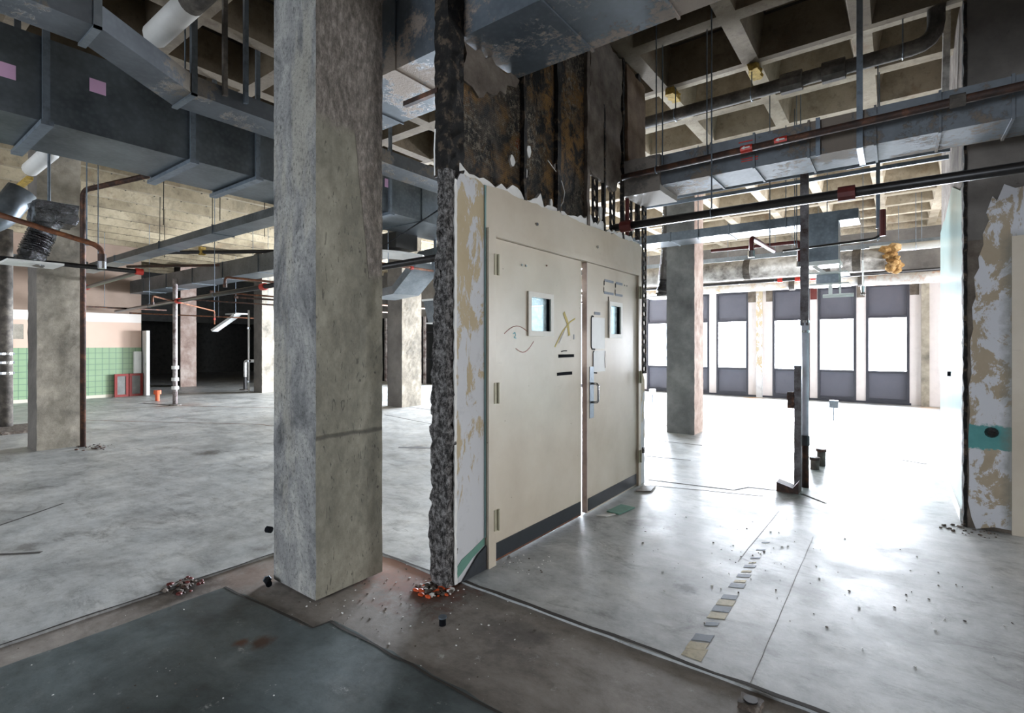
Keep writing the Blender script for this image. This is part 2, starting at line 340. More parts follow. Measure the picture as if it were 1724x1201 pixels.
def sweep(bm, pts, r, n=10, square=None, cap=True, radii=None):
    """tube (or rectangular bar) swept along points"""
    pts = [Vector(p) for p in pts]; rings = []; up = None
    for i, p in enumerate(pts):
        d = (pts[min(i+1, len(pts)-1)]-pts[max(i-1, 0)]).normalized()
        if up is None: up = Vector((0, 0, 1)) if abs(d.z) < .9 else Vector((1, 0, 0))
        a = d.cross(up).normalized(); up = a.cross(d).normalized()
        rr = radii[i] if radii else r
        if square: offs = [(sx*square[0]/2, sz*square[1]/2) for sx, sz in ((1, 1), (-1, 1), (-1, -1), (1, -1))]
        else: offs = [(rr*math.cos(2*PI*k/n), rr*math.sin(2*PI*k/n)) for k in range(n)]
        rings.append([bm.verts.new(p+a*u+up*v) for u, v in offs])
    m = len(rings[0])
    for q in range(len(rings)-1):
        for k in range(m): bm.faces.new((rings[q][k], rings[q][(k+1) % m], rings[q+1][(k+1) % m], rings[q+1][k]))
    if cap: bm.faces.new(rings[0]); bm.faces.new(rings[-1])
    return bm
def tube(pts, r, n=10, **k): return sweep(B(), pts, r, n, **k)
def fillet(pts, R=.08, seg=4):
    pts = [Vector(p) for p in pts]; out = [pts[0]]
    for i in range(1, len(pts)-1):
        a = (pts[i-1]-pts[i]); b = (pts[i+1]-pts[i]); q = min(R, a.length*.45, b.length*.45)
        s = pts[i]+a.normalized()*q; e = pts[i]+b.normalized()*q
        for t in range(seg+1):
            u = t/seg; out.append(s*(1-u)**2+pts[i]*2*u*(1-u)+e*u*u)
    out.append(pts[-1]); return out
def prism(bm, pts, axis, a, b):
    """extrude a 2-D outline along an axis: 'x' takes (y, z), 'y' takes (x, z), 'z' takes (x, y)"""
    f = {'x': lambda p, t: (t, p[0], p[1]), 'y': lambda p, t: (p[0], t, p[1]), 'z': lambda p, t: (p[0], p[1], t)}[axis]
    A = [bm.verts.new(f(p, a)) for p in pts]; Bv = [bm.verts.new(f(p, b)) for p in pts]; n = len(pts)
    bm.faces.new(A); bm.faces.new(Bv)
    for i in range(n): bm.faces.new((A[i], A[(i+1) % n], Bv[(i+1) % n], Bv[i]))
    return bm
def rough_line(p, q, step=.08, amp=.01, rnd=random):
    p = Vector(p); q = Vector(q); n = max(1, int((q-p).length/step)); d = (q-p).normalized(); nrm = Vector((-d.y, d.x)) 
    return [tuple(p+(q-p)*i/n+(nrm*rnd.uniform(-amp, amp) if 0 < i else Vector((0, 0)))) for i in range(n)]
def rough_poly(pts, step=.08, amp=.01):
    out = []
    for i in range(len(pts)): out += rough_line(pts[i], pts[(i+1) % len(pts)], step, amp)
    return out
def displaced_box(x0, x1, y0, y1, z0, z1, cell=.05, amp=.02, fs=9., keep=None):
    """a box with a dense skin pushed in and out by noise"""
    bm = B(); bx(bm, x0, x1, y0, y1, z0, z1)
    for axis, lo, hi in ((0, x0, x1), (1, y0, y1), (2, z0, z1)):
        n = max(1, int(abs(hi-lo)/cell))
        for i in range(1, n):
            co = [0, 0, 0]; co[axis] = lo+(hi-lo)*i/n; no = [0, 0, 0]; no[axis] = 1
            bmesh.ops.bisect_plane(bm, geom=bm.verts[:]+bm.edges[:]+bm.faces[:], plane_co=co, plane_no=no)
    for v in bm.verts:
        k = mnoise.noise_vector(v.co*fs)*amp+mnoise.noise_vector(v.co*fs*3.1)*amp*.5
        if v.co.z < z0+1e-4 or v.co.z > z1-1e-4: k.z = 0
        v.co += k
    return bm
def rod(parent, x, y, z0, z1=4.6, r=.006, name='hanger_rod', mat='steel'):
    return obj(name, tube([(x, y, z0), (x, y, z1)], r, 6), mat, parent)

# ------------------------------------------------------------------ floor
def slab(name, pts, z0, z1, mat, parent=None): return obj(name, prism(B(), pts, 'z', z0, z1), mat, parent)
F0 = tag(slab('floor', [(-30, -9), (9.2, -9), (9.2, 16), (-30, 16)], -.25, -.012, 'floor_brown'), 'stripped brown grey concrete base floor showing between the raised finishes', None, None, 'structure')
pA = [(-30, -9), (-3.4, -9)]+rough_line((-3.38, -9), (-3.4, 1.84), .1, .006)+rough_line((-3.4, 1.86), (-3.05, 2.28), .08, .01)+rough_line((-3.04, 2.28), (-2.09, 2.28), .08, .01)+rough_line((-2.09, 2.30), (9.2, 2.30), .12, .005)+[(9.2, 2.3), (9.2, 15.9), (-30, 15.9)]
obj('floor_finish', prism(B(), pA, 'z', -.012, 0), 'floor', F0)
pD = [(-3.16, -9)]+rough_line((-3.14, -8.9), (-3.16, 1.41), .12, .008)+rough_line((-3.16, 1.42), (-2.36, 1.47), .06, .012)+rough_line((-2.35, 1.48), (-2.33, 1.575), .04, .006)+rough_line((-2.32, 1.58), (9.2, 1.57), .09, .009)+[(9.2, 1.57), (9.2, -9)]
obj('dark_floor_finish', prism(B(), pD, 'z', -.012, .0), 'floor_dark', F0)
# broken edging strips and saw cuts in the finish
def crack(pts, wd=.012, z=.0015, mat='joint', amp=.006, name='floor_crack'):
    bm = B(); L = []; R = []
    path = []
    for i in range(len(pts)-1): path += rough_line(pts[i], pts[i+1], .12, amp)
    path.append(pts[-1])
    for i, p in enumerate(path):
        p = Vector(p); d = Vector(path[min(i+1, len(path)-1)])-Vector(path[max(i-1, 0)]); d.normalize(); n = Vector((-d.y, d.x))*wd*random.uniform(.35, .65)
        L.append((p.x+n.x, p.y+n.y)); R.append((p.x-n.x, p.y-n.y))
    prism(bm, L+R[::-1], 'z', z-.002, z)
    return obj(name, bm, mat, F0)
crack([(-2.08, 2.315), (3.5, 2.315)], .022)
crack([(-2.33, 1.565), (3, 1.56)], .014); crack([(-3.16, 1.415), (-2.35, 1.475), (-2.33, 1.57)], .014)
crack([(-3.405, -3), (-3.405, 1.84), (-3.05, 2.285), (-2.25, 2.29)], .012)
crack([(-2.09, 5.22), (-1.27, 5.35), (-1.18, 5.54), (-.84, 5.6)], .022); crack([(-.72, 5.6), (-.5, 5.39)], .03); crack([(-2.0, 5.02), (-1.0, 5.3)], .007)
crack([(-2.58, 6.33), (-2.03, 6.42)], .03); crack([(-3.0, 7.45), (-2.2, 7.47)], .03); crack([(-1.6, 7.47), (-.6, 7.47)], .012)
crack([(-4.2, 14.6), (.9, 13.6)], .015); crack([(-4.8, 12.9), (.9, 12.2)], .015); crack([(-3.0, 15.0), (-3.9, 13.6)], .03, mat='copper')
crack([(-9.0, 8.1), (-7.0, 7.9)], .05); crack([(-8.4, 6.9), (-6.2, 6.5)], .02); crack([(-7.7, 5.9), (-7.0, 5.2)], .02)
crack([(-5.55, 4.8), (-5.0, 5.15)], .10, amp=.03); crack([(-12.5, 2.9), (-9.2, 4.7), (-7, 5.0)], .02, mat='copper'); crack([(-14.9, 4.7), (-13.7, 5.0)], .12); crack([(-13.6, 5.0), (-9.3, 7.2)], .03, mat='copper')
crack([(-4.9, .7), (-4.7, .9)], .03); crack([(-5.6, .75), (-6.0, 1.3)], .02); crack([(.05, 8.0), (.3, 7.9)], .05); crack([(-10.2, 6.4), (-8.7, 6.6)], .05)
crack([(-.49, 2.33), (-.49, 4.4)], .0022, amp=.002, mat='crackline'); crack([(-.83, 3.6), (-.80, 4.9)], .002, amp=.002, mat='crackline')

# ------------------------------------------------------------------ waffle ceiling
def waffle():
    bm = B(); X0, Y0, P, H, T, hw, dr = -1.14, 5.5, .9, 4.2, 4.56, .075, .07
    cols = [(-2.81, 1.87), (-9.5, 1.95), (-2.81, 8.5), (-9.3, 8.2), (-15.4, 8.1), (-19.8, 7.5)]
    i0, i1 = int((-24-X0)/P)-1, int((9.5-X0)/P)+1; j0, j1 = int((-9-Y0)/P)-1, int((15.5-Y0)/P)+1
    def quad(*p, mi=0): bm.faces.new([bm.verts.new(q) for q in p]).material_index = mi
    for i in range(i0, i1):
        for j in range(j0, j1):
            xa, xb, ya, yb = X0+i*P, X0+(i+1)*P, Y0+j*P, Y0+(j+1)*P; cx, cy = (xa+xb)/2, (ya+yb)/2
            if xb < -7.5:
                # one-way board-formed joists over the left room
                wv = [(xa, ya, H), (xa, yb, H), (xa+.09, yb, H), (xa+.09, ya, H)]; quad(*wv, mi=2)
                for p, q in (((xa+.09, H), (xa+.16, H+.26)), ((xb-.05, H+.26), (xb, H))): quad((p[0], ya, p[1]), (p[0], yb, p[1]), (q[0], yb, q[1]), (q[0], ya, q[1]), mi=2)
                quad((xa+.16, ya, H+.26), (xa+.16, yb, H+.26), (xb-.05, yb, H+.26), (xb-.05, ya, H+.26), mi=2)
                for p in (0, 1): bx(bm, xb-.06, xb-.004, ya+p*.45, ya+p*.45+.012, H-.002, H+.25, 1)
                continue
            if any(abs(cx-a) < .62 and abs(cy-b) < .62 for a, b in cols):
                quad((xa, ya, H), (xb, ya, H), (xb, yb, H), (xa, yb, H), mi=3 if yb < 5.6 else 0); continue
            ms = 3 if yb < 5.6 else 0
            R = [(xa, ya), (xb, ya), (xb, yb), (xa, yb)]; s = [(1, 1), (-1, 1), (-1, -1), (1, -1)]
            A = [(x+u*hw, y+v*hw) for (x, y), (u, v) in zip(R, s)]; Bq = [(x+u*(hw+dr), y+v*(hw+dr)) for (x, y), (u, v) in zip(R, s)]
            Cq = [(x+u*(hw+dr+.012), y+v*(hw+dr+.012)) for (x, y), (u, v) in zip(R, s)]
            for k in range(4):
                l = (k+1) % 4
                quad((*R[k], H), (*R[l], H), (*A[l], H), (*A[k], H), mi=ms)
                quad((*A[k], H), (*A[l], H), (*Bq[l], T), (*Bq[k], T), mi=ms)
                quad((*Bq[k], T), (*Bq[l], T), (*Cq[l], T+.02), (*Cq[k], T+.02), mi=1)
            quad(*[(*c, T+.02) for c in Cq], mi=ms)
    bmesh.ops.remove_doubles(bm, verts=bm.verts, dist=1e-4)
    bx(bm, -30, 9.5, -9, 16, 4.7, 4.85)
    return bm
tag(obj('ceiling', waffle(), ['ceiling', 'joint', 'ceiling_left', 'ceiling_front']), 'stained concrete waffle slab ceiling with deep square coffers', None, None, 'structure')

# ------------------------------------------------------------------ outer walls and windows
def struct(name, bm, mat, label=None, parent=None):
    return tag(obj(name, bm, mat, parent), label, None, None, None if parent else 'structure')
WY = 15.48
def add_window(n, x0, x1, label):
    o = tag(obj('window_%d' % n, B(), 'frame_dark'), label, None, None, 'structure'); o.location = ((x0+x1)/2, WY, 0)
    bpy.context.view_layer.update()
    fr = B(); t = .055
    for a, b, c, d in ((x0, x0+t, .03, 2.93), (x1-t, x1, .03, 2.93), (x0+t, x1-t, 2.86, 2.93), (x0+t, x1-t, .03, .12), (x0+t, x1-t, .74, .80), (x0+t, x1-t, 2.09, 2.15)):
        bx(fr, a, b, WY-.03, WY+.1, c, d)
    bmt = bpy.data.meshes.new('window_frame'); fr2 = fr
    bmesh.ops.translate(fr2, verts=fr2.verts, vec=-o.location); fr2.to_mesh(bmt); fr2.free(); bmt.materials.append(M['frame_dark']); o.data = bmt
    obj('upper_panel', box(x0+t, x1-t, WY+.02, WY+.05, 2.15, 2.86), 'panel_dark', o)
    obj('lower_panel', box(x0+t, x1-t, WY+.02, WY+.05, .12, .74), 'panel_dark', o)
    obj('pane', box(x0+t, x1-t, WY+.03, WY+.042, .80, 2.09), 'glass', o)
    return o
wx = []
for k in range(2):
    s = -3.565*k
    wx += [(-.585+s, .27+s), (-1.62+s, -.785+s), (-2.68+s, -1.80+s)]
wl = ['tall dark framed window between the pilaster and the middle of the right trio', 'tall dark framed window in the centre of the right trio', 'tall dark framed window just behind the steel post and grey pipe',
      'tall dark framed window right of the pink and grey concrete column', 'tall dark framed window hidden mostly behind the pink and grey concrete column', 'tall dark framed window beside the perforated black stud']
wl[0] = 'tall dark framed window beside the rusty right pilaster, rightmost one fully seen'
for i, (a, b) in enumerate(wx): add_window(i+1, a, b, wl[i] if i < 6 else None)
add_window(8, 1.3, 2.1, 'tall dark framed window hidden behind the teal wall return')
w7 = tag(thing('window_7', 'broad added window lighting the left floor, seen only through the glass of the double doors', None, (-9.9, WY, 0)), kind='structure')  # wide glazing added behind the door wall to brighten the left room
fb = B()
for x in (-12.7, -11.3, -9.9, -8.5, -7.1): bx(fb, x-.04, x+.04, WY-.03, WY+.1, .03, 2.93)
bx(fb, -12.7, -7.1, WY-.03, WY+.1, .03, .12); bx(fb, -12.7, -7.1, WY-.03, WY+.1, 2.86, 2.93)
obj('window_frame', fb, 'frame_dark', w7); obj('pane', box(-12.66, -7.14, WY+.03, WY+.042, .12, 2.86), 'glass', w7)
wf = B(); edges = sorted([q for p in wx for q in p]+[1.3, 2.1, -12.74, -7.06])
solid = [(-24, edges[0])]+[(edges[i], edges[i+1]) for i in range(1, len(edges)-1, 2)]+[(edges[-1], 9.2)]
for a, b in solid: bx(wf, a, b, WY-.02, WY+.14, 0, 2.93)
W1 = struct('wall_far', wf, 'facade_white', 'white painted piers between the tall dark windows')
struct('concrete_header', box(-24, 9.2, WY-.1, WY+.3, 2.93, 4.75), 'dim_wall', None, W1)
struct('dark_sill', box(-24, .3, WY-.06, WY-.02, 0, .05), 'frame_dark', None, W1)
for x, m in ((-3.0, 'plaster'), (.56, 'col_far'), (-6.58, 'col_far')):
    struct('pilaster', box(x-.075, x+.075, WY-.10, WY-.02, 0, 2.95), m, None, W1)
for x, wd in ((-3.2, .2), (-2.76, .16), (.36, .17), (-1.71, .15), (-.69, .16)):
    struct('pier_head', box(x-wd/2, x+wd/2, WY-.035, WY-.02, 2.62, 2.93), 'scratch_coat' if wd > .155 else 'dark_red', None, W1)
# right outer wall (out of frame) with its own row of windows
wr = B(); ys = [(-9, 5.6)]+[(6.5+1.1*i, 6.7+1.1*i) for i in range(7)]+[(14.2, 16)]
for a, b in ys: bx(wr, 9.05, 9.2, a, b, .7, 2.6)
bx(wr, 9.05, 9.2, -9, 16, 0, .7); bx(wr, 9.05, 9.2, -9, 16, 2.6, 4.75)
struct('wall_right', wr, 'facade_white', 'outer right wall with a row of window openings')
# rear wall behind the camera
wb = B()
for i in range(9): bx(wb, -14.2+1.5*i, -13.9+1.5*i, -7.2, -7.0, .6, 2.8)
bx(wb, -24, -14.2, -7.2, -7.0, .6, 2.8); bx(wb, -1.9, 9.2, -7.2, -7.0, .6, 2.8); bx(wb, -24, 9.2, -7.2, -7, 0, .6); bx(wb, -24, 9.2, -7.2, -7, 2.8, 4.75)
struct('wall_rear', wb, 'facade_white', 'rear outer wall with window openings')
# left: tiled wall, then a wide opening into an unlit room
struct('wall_left', box(-17.45, -17.3, -7.0, 5.46, 0, 4.3), 'tilewall', 'green tiled wall with peach paint above, at the far left')
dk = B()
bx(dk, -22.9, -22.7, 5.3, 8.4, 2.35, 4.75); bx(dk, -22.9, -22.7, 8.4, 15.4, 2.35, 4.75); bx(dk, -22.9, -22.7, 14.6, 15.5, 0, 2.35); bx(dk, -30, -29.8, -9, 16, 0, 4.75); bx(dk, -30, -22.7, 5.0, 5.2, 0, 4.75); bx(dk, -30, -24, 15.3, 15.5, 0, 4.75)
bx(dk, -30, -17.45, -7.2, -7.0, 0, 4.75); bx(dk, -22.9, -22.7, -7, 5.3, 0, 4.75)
struct('wall_dark_room', dk, 'dark_void', 'walls coloured dark for the unlit room beyond the far left opening')
# dark glazed partition seen between the near column and the torn wall end
pt = B(); bx(pt, -22.6, -12.9, 13.4, 13.5, 0, 2.5)
WP = struct('wall_partition', pt, 'black', 'black panelled partition behind the warm lit column')
struct('header', box(-22.6, -12.9, 13.36, 13.54, 2.5, 4.3), 'dim_wall', None, WP)
for x in (-14.9, -14.0, -13.2, -16.2): struct('mullion', box(x-.05, x+.05, 13.34, 13.4, 0, 2.5), 'rust_paint', None, WP)
for z in (.9, 1.9): struct('rail', box(-22.6, -12.9, 13.37, 13.4, z, z+.03), 'frame_dark', None, WP)

# ------------------------------------------------------------------ right wall return (door jamb wall)
g = B(); bx(g, .44, .56, 5.47, 7.97, 2.75, 4.3)
WR = struct('wall_return', g, 'scratch_coat', 'pale teal wall return with a torn top, edge on at the right')
pn = prism(B(), [(5.47, 0), (7.97, 0), (7.97, 2.76), (7.50, 2.8), (7.3, 2.78), (6.4, 2.92), (5.9, 2.78), (5.62, 2.70), (5.47, 2.72)], 'x', .43, .56)
struct('painted_panel', pn, 'teal_panel', None, WR)
struct('skirting', box(.418, .43, 5.5, 7.97, 0, .10), 'white', None, WR)
struct('cover_plate', box(.405, .43, 6.55, 6.6, 1.12, 1.17), 'ink', None, WR)
struct('edge_bead', displaced_box(.428, .448, 5.345, 5.47, 0, 4.2, .04, .007, 16), 'tar', None, WR)
outl = [(.50, .0), (.60, .035), (.70, .03), (.70, 2.235), (.80, 2.235), (1.75, 2.235), (1.75, 2.64), (.9, 2.62), (.72, 2.60), (.66, 2.64), (.62, 2.52), (.595, 2.56), (.56, 2.44), (.575, 2.38), (.54, 2.28), (.545, 2.2), (.515, 2.1), (.52, 2.02), (.49, 1.95), (.50, 1.8), (.478, 1.72), (.485, 1.55), (.466, 1.45), (.475, 1.2), (.458, 1.1), (.466, .9), (.456, .7), (.462, .4), (.455, .2), (.475, .08)]
struct('plaster_face', prism(B(), outl, 'y', 5.338, 5.36), 'plaster_r', None, WR)
struct('backing', box(.446, .70, 5.36, 5.47, 0, 2.24), 'scratch_coat', None, WR)
struct('lintel', box(.446, 4.5, 5.36, 5.47, 2.24, 4.2), 'dim_wall', None, WR)
struct('side_panel', box(1.78, 4.5, 5.36, 5.47, 0, 2.24), 'plaster_r', None, WR)
struct('wall_plug', tube([(.588, 5.34, .755), (.588, 5.325, .755), (.588, 5.305, .75), (.59, 5.30, .75)], .03, 12, radii=[.042, .04, .028, .012]), 'plastic_black', None, WR)
dj = B(); bx(dj, .70, .775, 5.32, 5.48, 0, 2.24); bx(dj, .775, 1.70, 5.32, 5.48, 2.15, 2.24); bx(dj, 1.70, 1.775, 5.32, 5.48, 0, 2.24)
D3 = struct('door_3', dj, 'door', 'off white steel door frame cut off by the right edge')
struct('stop_bead', box(.775, .79, 5.38, 5.45, 0, 2.15), 'rust', None, D3)

# ------------------------------------------------------------------ middle partition wall with the double doors
X = -2.09
WM = tag(thing('wall_middle', 'broken partition wall holding the cream double doors', None, (X-.08, 2.25, 0)), kind='structure')
# torn, lath-lined end of the wall
te = displaced_box(X-.14, X-.012, 2.18, 2.26, 0, 2.46, .022, .016, 15)
for v in te.verts:
    if v.co.x < X-.09: v.co.x += .055*max(0, min(1, (v.co.z-1.25)/.9)) - .02*math.exp(-((v.co.z-.35)/.15)**2)
obj('torn_end', te, 'torn', WM)
obj('torn_bead', displaced_box(X-.012, X-.002, 2.238, 2.26, 0, 2.41, .03, .004, 20), 'gyp', WM)
obj('charred_stud', displaced_box(X-.13, X-.02, 2.20, 2.34, 2.43, 4.2, .03, .010, 18), 'tar', WM)
obj('plaster_sliver', prism(B(), [(2.195, 2.44), (2.205, 2.45), (2.21, 2.62), (2.2, 2.72), (2.192, 2.60)], 'x', X-.13, X-.12), 'gyp', WM)
# plaster pier left of the doors, curved top corner, ragged crest
def crest(y0, y1, z, amp=.03):
    out = []; y = y0
    while y < y1:
        out.append((y, z+random.uniform(-amp*.2, amp)*(.4+random.random())+(.012 if random.random() < .3 else 0))); y += random.uniform(.035, .07)
    return out
pier = [(2.255, .0), (2.52, .0), (2.52, 2.43)]+crest(2.29, 2.50, 2.44, .02)[::-1]+[(2.275, 2.43), (2.255, 2.39)]
obj('plaster_pier', prism(B(), pier, 'x', X-.11, X-.004), 'plaster', WM)
obj('crest_plaster', prism(B(), [(2.30, 2.40), (2.52, 2.40), (2.95, 2.40)]+[(5.03, 2.42)]+crest(2.30, 5.02, 2.468, .075)[::-1], 'x', X-.10, X-.02), 'gyp', WM)
obj('transom_panel', prism(B(), [(2.525, 2.17), (5.01, 2.17), (5.035, 2.43)]+crest(2.53, 5.0, 2.44, .012)[::-1], 'x', X-.09, X+.002), 'door', WM)
obj('teal_edge', box(X-.1, X+.003, 2.512, 2.526, .2, 2.44), simple('teal_trim_paint', S(120, 150, 148), .5), WM)
obj('screw_head', tube([(X, 3.10, 2.30), (X+.012, 3.10, 2.30)], .012, 8), 'chrome', WM); obj('screw_head', tube([(X, 4.05, 2.28), (X+.012, 4.05, 2.28)], .012, 8), 'chrome', WM)
obj('plaster_strip', prism(B(), rough_line((5.0, 0), (5.11, 0), .1, 0)+rough_line((5.11, 0), (5.115, 1.12), .06, .012)+[(5.06, 1.16), (5.0, 1.12)], 'x', X-.10, X-.003), 'plaster', WM)
obj('torn_strip', displaced_box(X-.12, X-.02, 5.10, 5.13, 0, 1.1, .03, .012, 14), 'torn', WM)
sk = B(); prism(sk, [(2.30, .0), (2.52, .0), (2.52, .15), (2.44, .115), (2.36, .05)], 'x', X-.002, X+.01)
obj('loose_skirting', sk, 'soot_wood', WM); obj('green_residue', prism(B(), [(2.262, .10), (2.30, .13), (2.4, .16), (2.515, .20), (2.515, .155), (2.4, .11), (2.3, .05), (2.262, .03)], 'x', X-.004, X-.001), 'green_tile', WM)
obj('hole', displaced_box(X-.004, X+.012, 5.05, 5.085, .31, .37, .01, .006, 30), 'plastic_black', WM)
# perforated stud beside the right jamb and the bare studs higher up
def ladder(y, z0, z1, x=X-.05, r=.038, step=.095):
    bm = B(); bx(bm, x-.006, x+.006, y-r-.014, y-r+.004, z0, z1); bx(bm, x-.006, x+.006, y+r-.004, y+r+.018, z0, z1)
    z = z0+step/2
    while z < z1-step/2:
        N = 16; ring = []
        for k in range(N+1):
            a = 2*PI*k/N; ring.append((x, y+(r)*math.cos(a), z+(r)*math.sin(a)))
        sweep(bm, ring, .011, 6, cap=False)
        for s in (-1, 1): prism(bm, [(y-.03, z+s*step/2), (y+.03, z+s*step/2), (y+.010, z+s*(r-.004)), (y-.010, z+s*(r-.004))], 'x', x-.006, x+.006)
        z += step
    return bm
obj('perforated_stud', ladder(5.10, 1.13, 3.2, X-.002), 'tar', WM)
obj('perforated_stud', ladder(4.45, 2.44, 3.2), 'tar', WM); obj('perforated_stud', ladder(4.85, 2.44, 3.1), 'tar', WM); obj('perforated_stud', ladder(4.1, 2.44, 3.0), 'tar', WM)
# upper wall: charred lath, studs, scratch coat remains
lt = [(2.35, 2.44), (3.97, 2.44), (3.98, 2.9)]+rough_line((4.02, 2.95), (4.9, 3.05), .06, .03)+[(5.13, 3.2), (5.13, 4.2), (2.955, 4.2), (2.955, 3.295), (2.35, 3.295)]
obj('charred_lath', prism(B(), lt, 'x', X-.12, X-.05), 'lath', WM)
for y, wd, z0, z1 in ((2.97, .035, 2.44, 4.2), (3.42, .05, 2.44, 4.2), (3.90, .045, 2.44, 4.2), (4.22, .03, 2.44, 3.6), (4.62, .035, 2.44, 4.2), (4.98, .05, 2.5, 4.2)):
    obj('stud', displaced_box(X-.05, X-.015, y, y+wd, z0, z1, .05, .008, 9), 'tar' if y != 3.90 else 'scratch_coat', WM)
obj('scratch_coat_patch', prism(B(), rough_poly([(3.95, 2.95), (4.4, 2.85), (4.58, 3.0), (4.6, 4.18), (3.95, 4.18)], .06, .03), 'x', X-.055, X-.02), 'scratch_coat', WM)
obj('scratch_coat_patch', prism(B(), rough_poly([(4.72, 3.22), (5.14, 3.22), (5.14, 4.1), (4.68, 4.16)], .07, .014), 'x', X-.06, X-.005), conc('brown_scratch_coat', [(.3, S(80, 58, 42)), (.5, S(118, 96, 76)), (.7, S(140, 122, 104))], 4), WM)
obj('scratch_coat_patch', prism(B(), rough_poly([(2.36, 3.05), (2.5, 3.0), (2.9, 3.22), (2.94, 3.29), (2.36, 3.29)], .05, .03), 'x', X-.052, X-.035), 'scratch_coat', WM)
for y, z, s in ((2.86, 2.70, .045), (3.02, 2.66, .04), (3.06, 2.83, .05), (3.44, 2.83, .05), (3.36, 2.52, .035), (4.42, 3.3, .06), (4.2, 2.62, .07), (4.7, 2.66, .06), (4.9, 2.6, .05)):
    obj('plaster_flake', prism(B(), [(y+s*.7*math.cos(a)*random.uniform(.5, 1), z+s*math.sin(a)*random.uniform(.7, 1.2)) for a in [k*PI/4 for k in range(8)]], 'x', X-.05, X-.035), 'gyp', WM)
obj('loose_wire', tube([(X-.03, 3.3+.25*math.sin(t*.5), 2.83-.05*t-.004*t*t) for t in range(8)], .004, 5), 'gyp', WM)
obj('conduit', tube([(X-.02, 4.72, 2.5), (X-.02, 4.72, 3.0)], .02, 8), 'dark_red', WM)
obj('bracket', box(X-.4, X-.1, 2.19, 2.22, 2.93, 2.96), 'rust', WM)

# door frame and leaves
fr = B(); bx(fr, X-.12, X+.024, 2.527, 2.60, 0, 2.17); bx(fr, X-.12, X+.010, 4.935, 4.99, 0, 2.17); bx(fr, X-.12, X+.024, 2.60, 4.935, 2.125, 2.17)
bx(fr, X-.10, X-.058, 2.60, 4.935, 2.08, 2.125); bx(fr, X-.10, X-.058, 2.60, 2.625, 0, 2.08); bx(fr, X-.10, X-.058, 4.91, 4.935, 0, 2.08)
FR = struct('door_frame', fr, 'door', 'cream steel frame around the double doors')
def leaf_bm(y0, y1, z0, z1, xb, xf, wy0, wy1, wz0, wz1):
    bm = B(); bx(bm, xb, xf, y0, wy0, z0, z1); bx(bm, xb, xf, wy1, y1, z0, z1); bx(bm, xb, xf, wy0, wy1, z0, wz0); bx(bm, xb, xf, wy0, wy1, wz1, z1); return bm
def hinge_at(d, y, z0, z1, x):
    h = obj('hinge', box(x, x+.004, y-.03, y+.012, z0, z1), 'hinge', d); obj('hinge_pin', tube([(x+.009, y+.006, z0), (x+.009, y+.006, z1)], .009, 8), 'hinge', h)
def door(n, y0, y1, win, label):
    xb, xf = X-.055, X-.010
    d = tag(obj('door_%d' % n, leaf_bm(y0, y1, .005, 2.122, xb, xf, *win), 'door'), label, None, None, 'structure')
    a, b, c, e = win; t = .032
    wfm = B()
    for xx, xy in ((xf, xf+.014), (xb-.014, xb)):
        bx(wfm, xx, xy, a-t, a+.006, c-t, e+t); bx(wfm, xx, xy, b-.006, b+t, c-t, e+t); bx(wfm, xx, xy, a+.006, b-.006, c-t, c+.006); bx(wfm, xx, xy, a+.006, b-.006, e-.006, e+t)
    vf = obj('vision_frame', wfm, 'vision', d); obj('vision_liner', leaf_bm(a-.002, b+.002, c-.002, e+.002, xb+.002, xf-.002, a+.004, b-.018, c+.004, e-.004), 'ink', vf)
    obj('vision_glass', box((xb+xf)/2-.003, (xb+xf)/2+.003, a+.004, b-.018, c+.004, e-.004), 'frosted', vf)
    return d
DL = door(1, 2.604, 3.785, (3.03, 3.30, 1.52, 1.775), 'left leaf of the cream double doors, with grey tape strips and red scrawl')
obj('kick_plate', box(X-.010, X-.005, 2.625, 3.765, .02, .125), 'rubber', DL)
obj('bottom_strip', box(X-.010, X-.004, 2.625, 3.765, .008, .02), 'copper', DL)
for a, b in ((.01, 1.22), (1.56, 1.83), (1.97, 2.03), (2.10, 2.12)): obj('gap_blocker', box(X-.062, X-.0555, 3.74, 3.85, a, b), 'door_edge', DL)  # added strips behind the leaf gap, blocking light at these heights
for z in (.225, 1.045, 1.875): hinge_at(DL, 2.61, z, z+.135, X+.024)
s = B(); bx(s, X-.010, X-.0075, 3.42, 3.66, 1.325, 1.35); obj('black_strip', s, 'ink', DL)
s = B(); bx(s, X-.010, X-.0075, 3.40, 3.63, 1.185, 1.21); obj('black_strip', s, 'ink', DL)
def stroke(pts, wd, mat, parent, x, name, th=.0015):
    bm = B(); 
    for i in range(len(pts)-1):
        p, q = Vector(pts[i]), Vector(pts[i+1]); d = (q-p).normalized(); n = Vector((-d.y, d.x))*wd/2
        prism(bm, [tuple(p+n), tuple(q+n), tuple(q-n), tuple(p-n)], 'x', x, x+th)
    return obj(name, bm, mat, parent)
xs = X-.010
stroke([(3.37, 1.41), (3.48, 1.53), (3.60, 1.61), (3.68, 1.64)], .012, 'adhesive', DL, xs, 'tape_residue')
stroke([(3.50, 1.68), (3.56, 1.60), (3.585, 1.50)], .03, 'adhesive', DL, xs+.0005, 'tape_residue')
stroke([(3.43, 1.44), (3.53, 1.56)], .006, 'gyp', DL, xs+.002, 'scratch')
stroke([(2.73+.27*t/8, 1.50+.045*math.sin(PI*t/8)+.02*t/8) for t in range(9)], .005, 'redink', DL, xs, 'red_scrawl')
stroke([(2.86+.22*t/8, 1.40-.05*math.sin(PI*t/8)+.05*t/8) for t in range(9)], .005, 'redink', DL, xs, 'red_scrawl')
stroke([(2.83, 1.50), (2.85, 1.51), (2.86, 1.49), (2.84, 1.475), (2.865, 1.47)], .006, 'blueink', DL, xs, 'teal_scrawl')
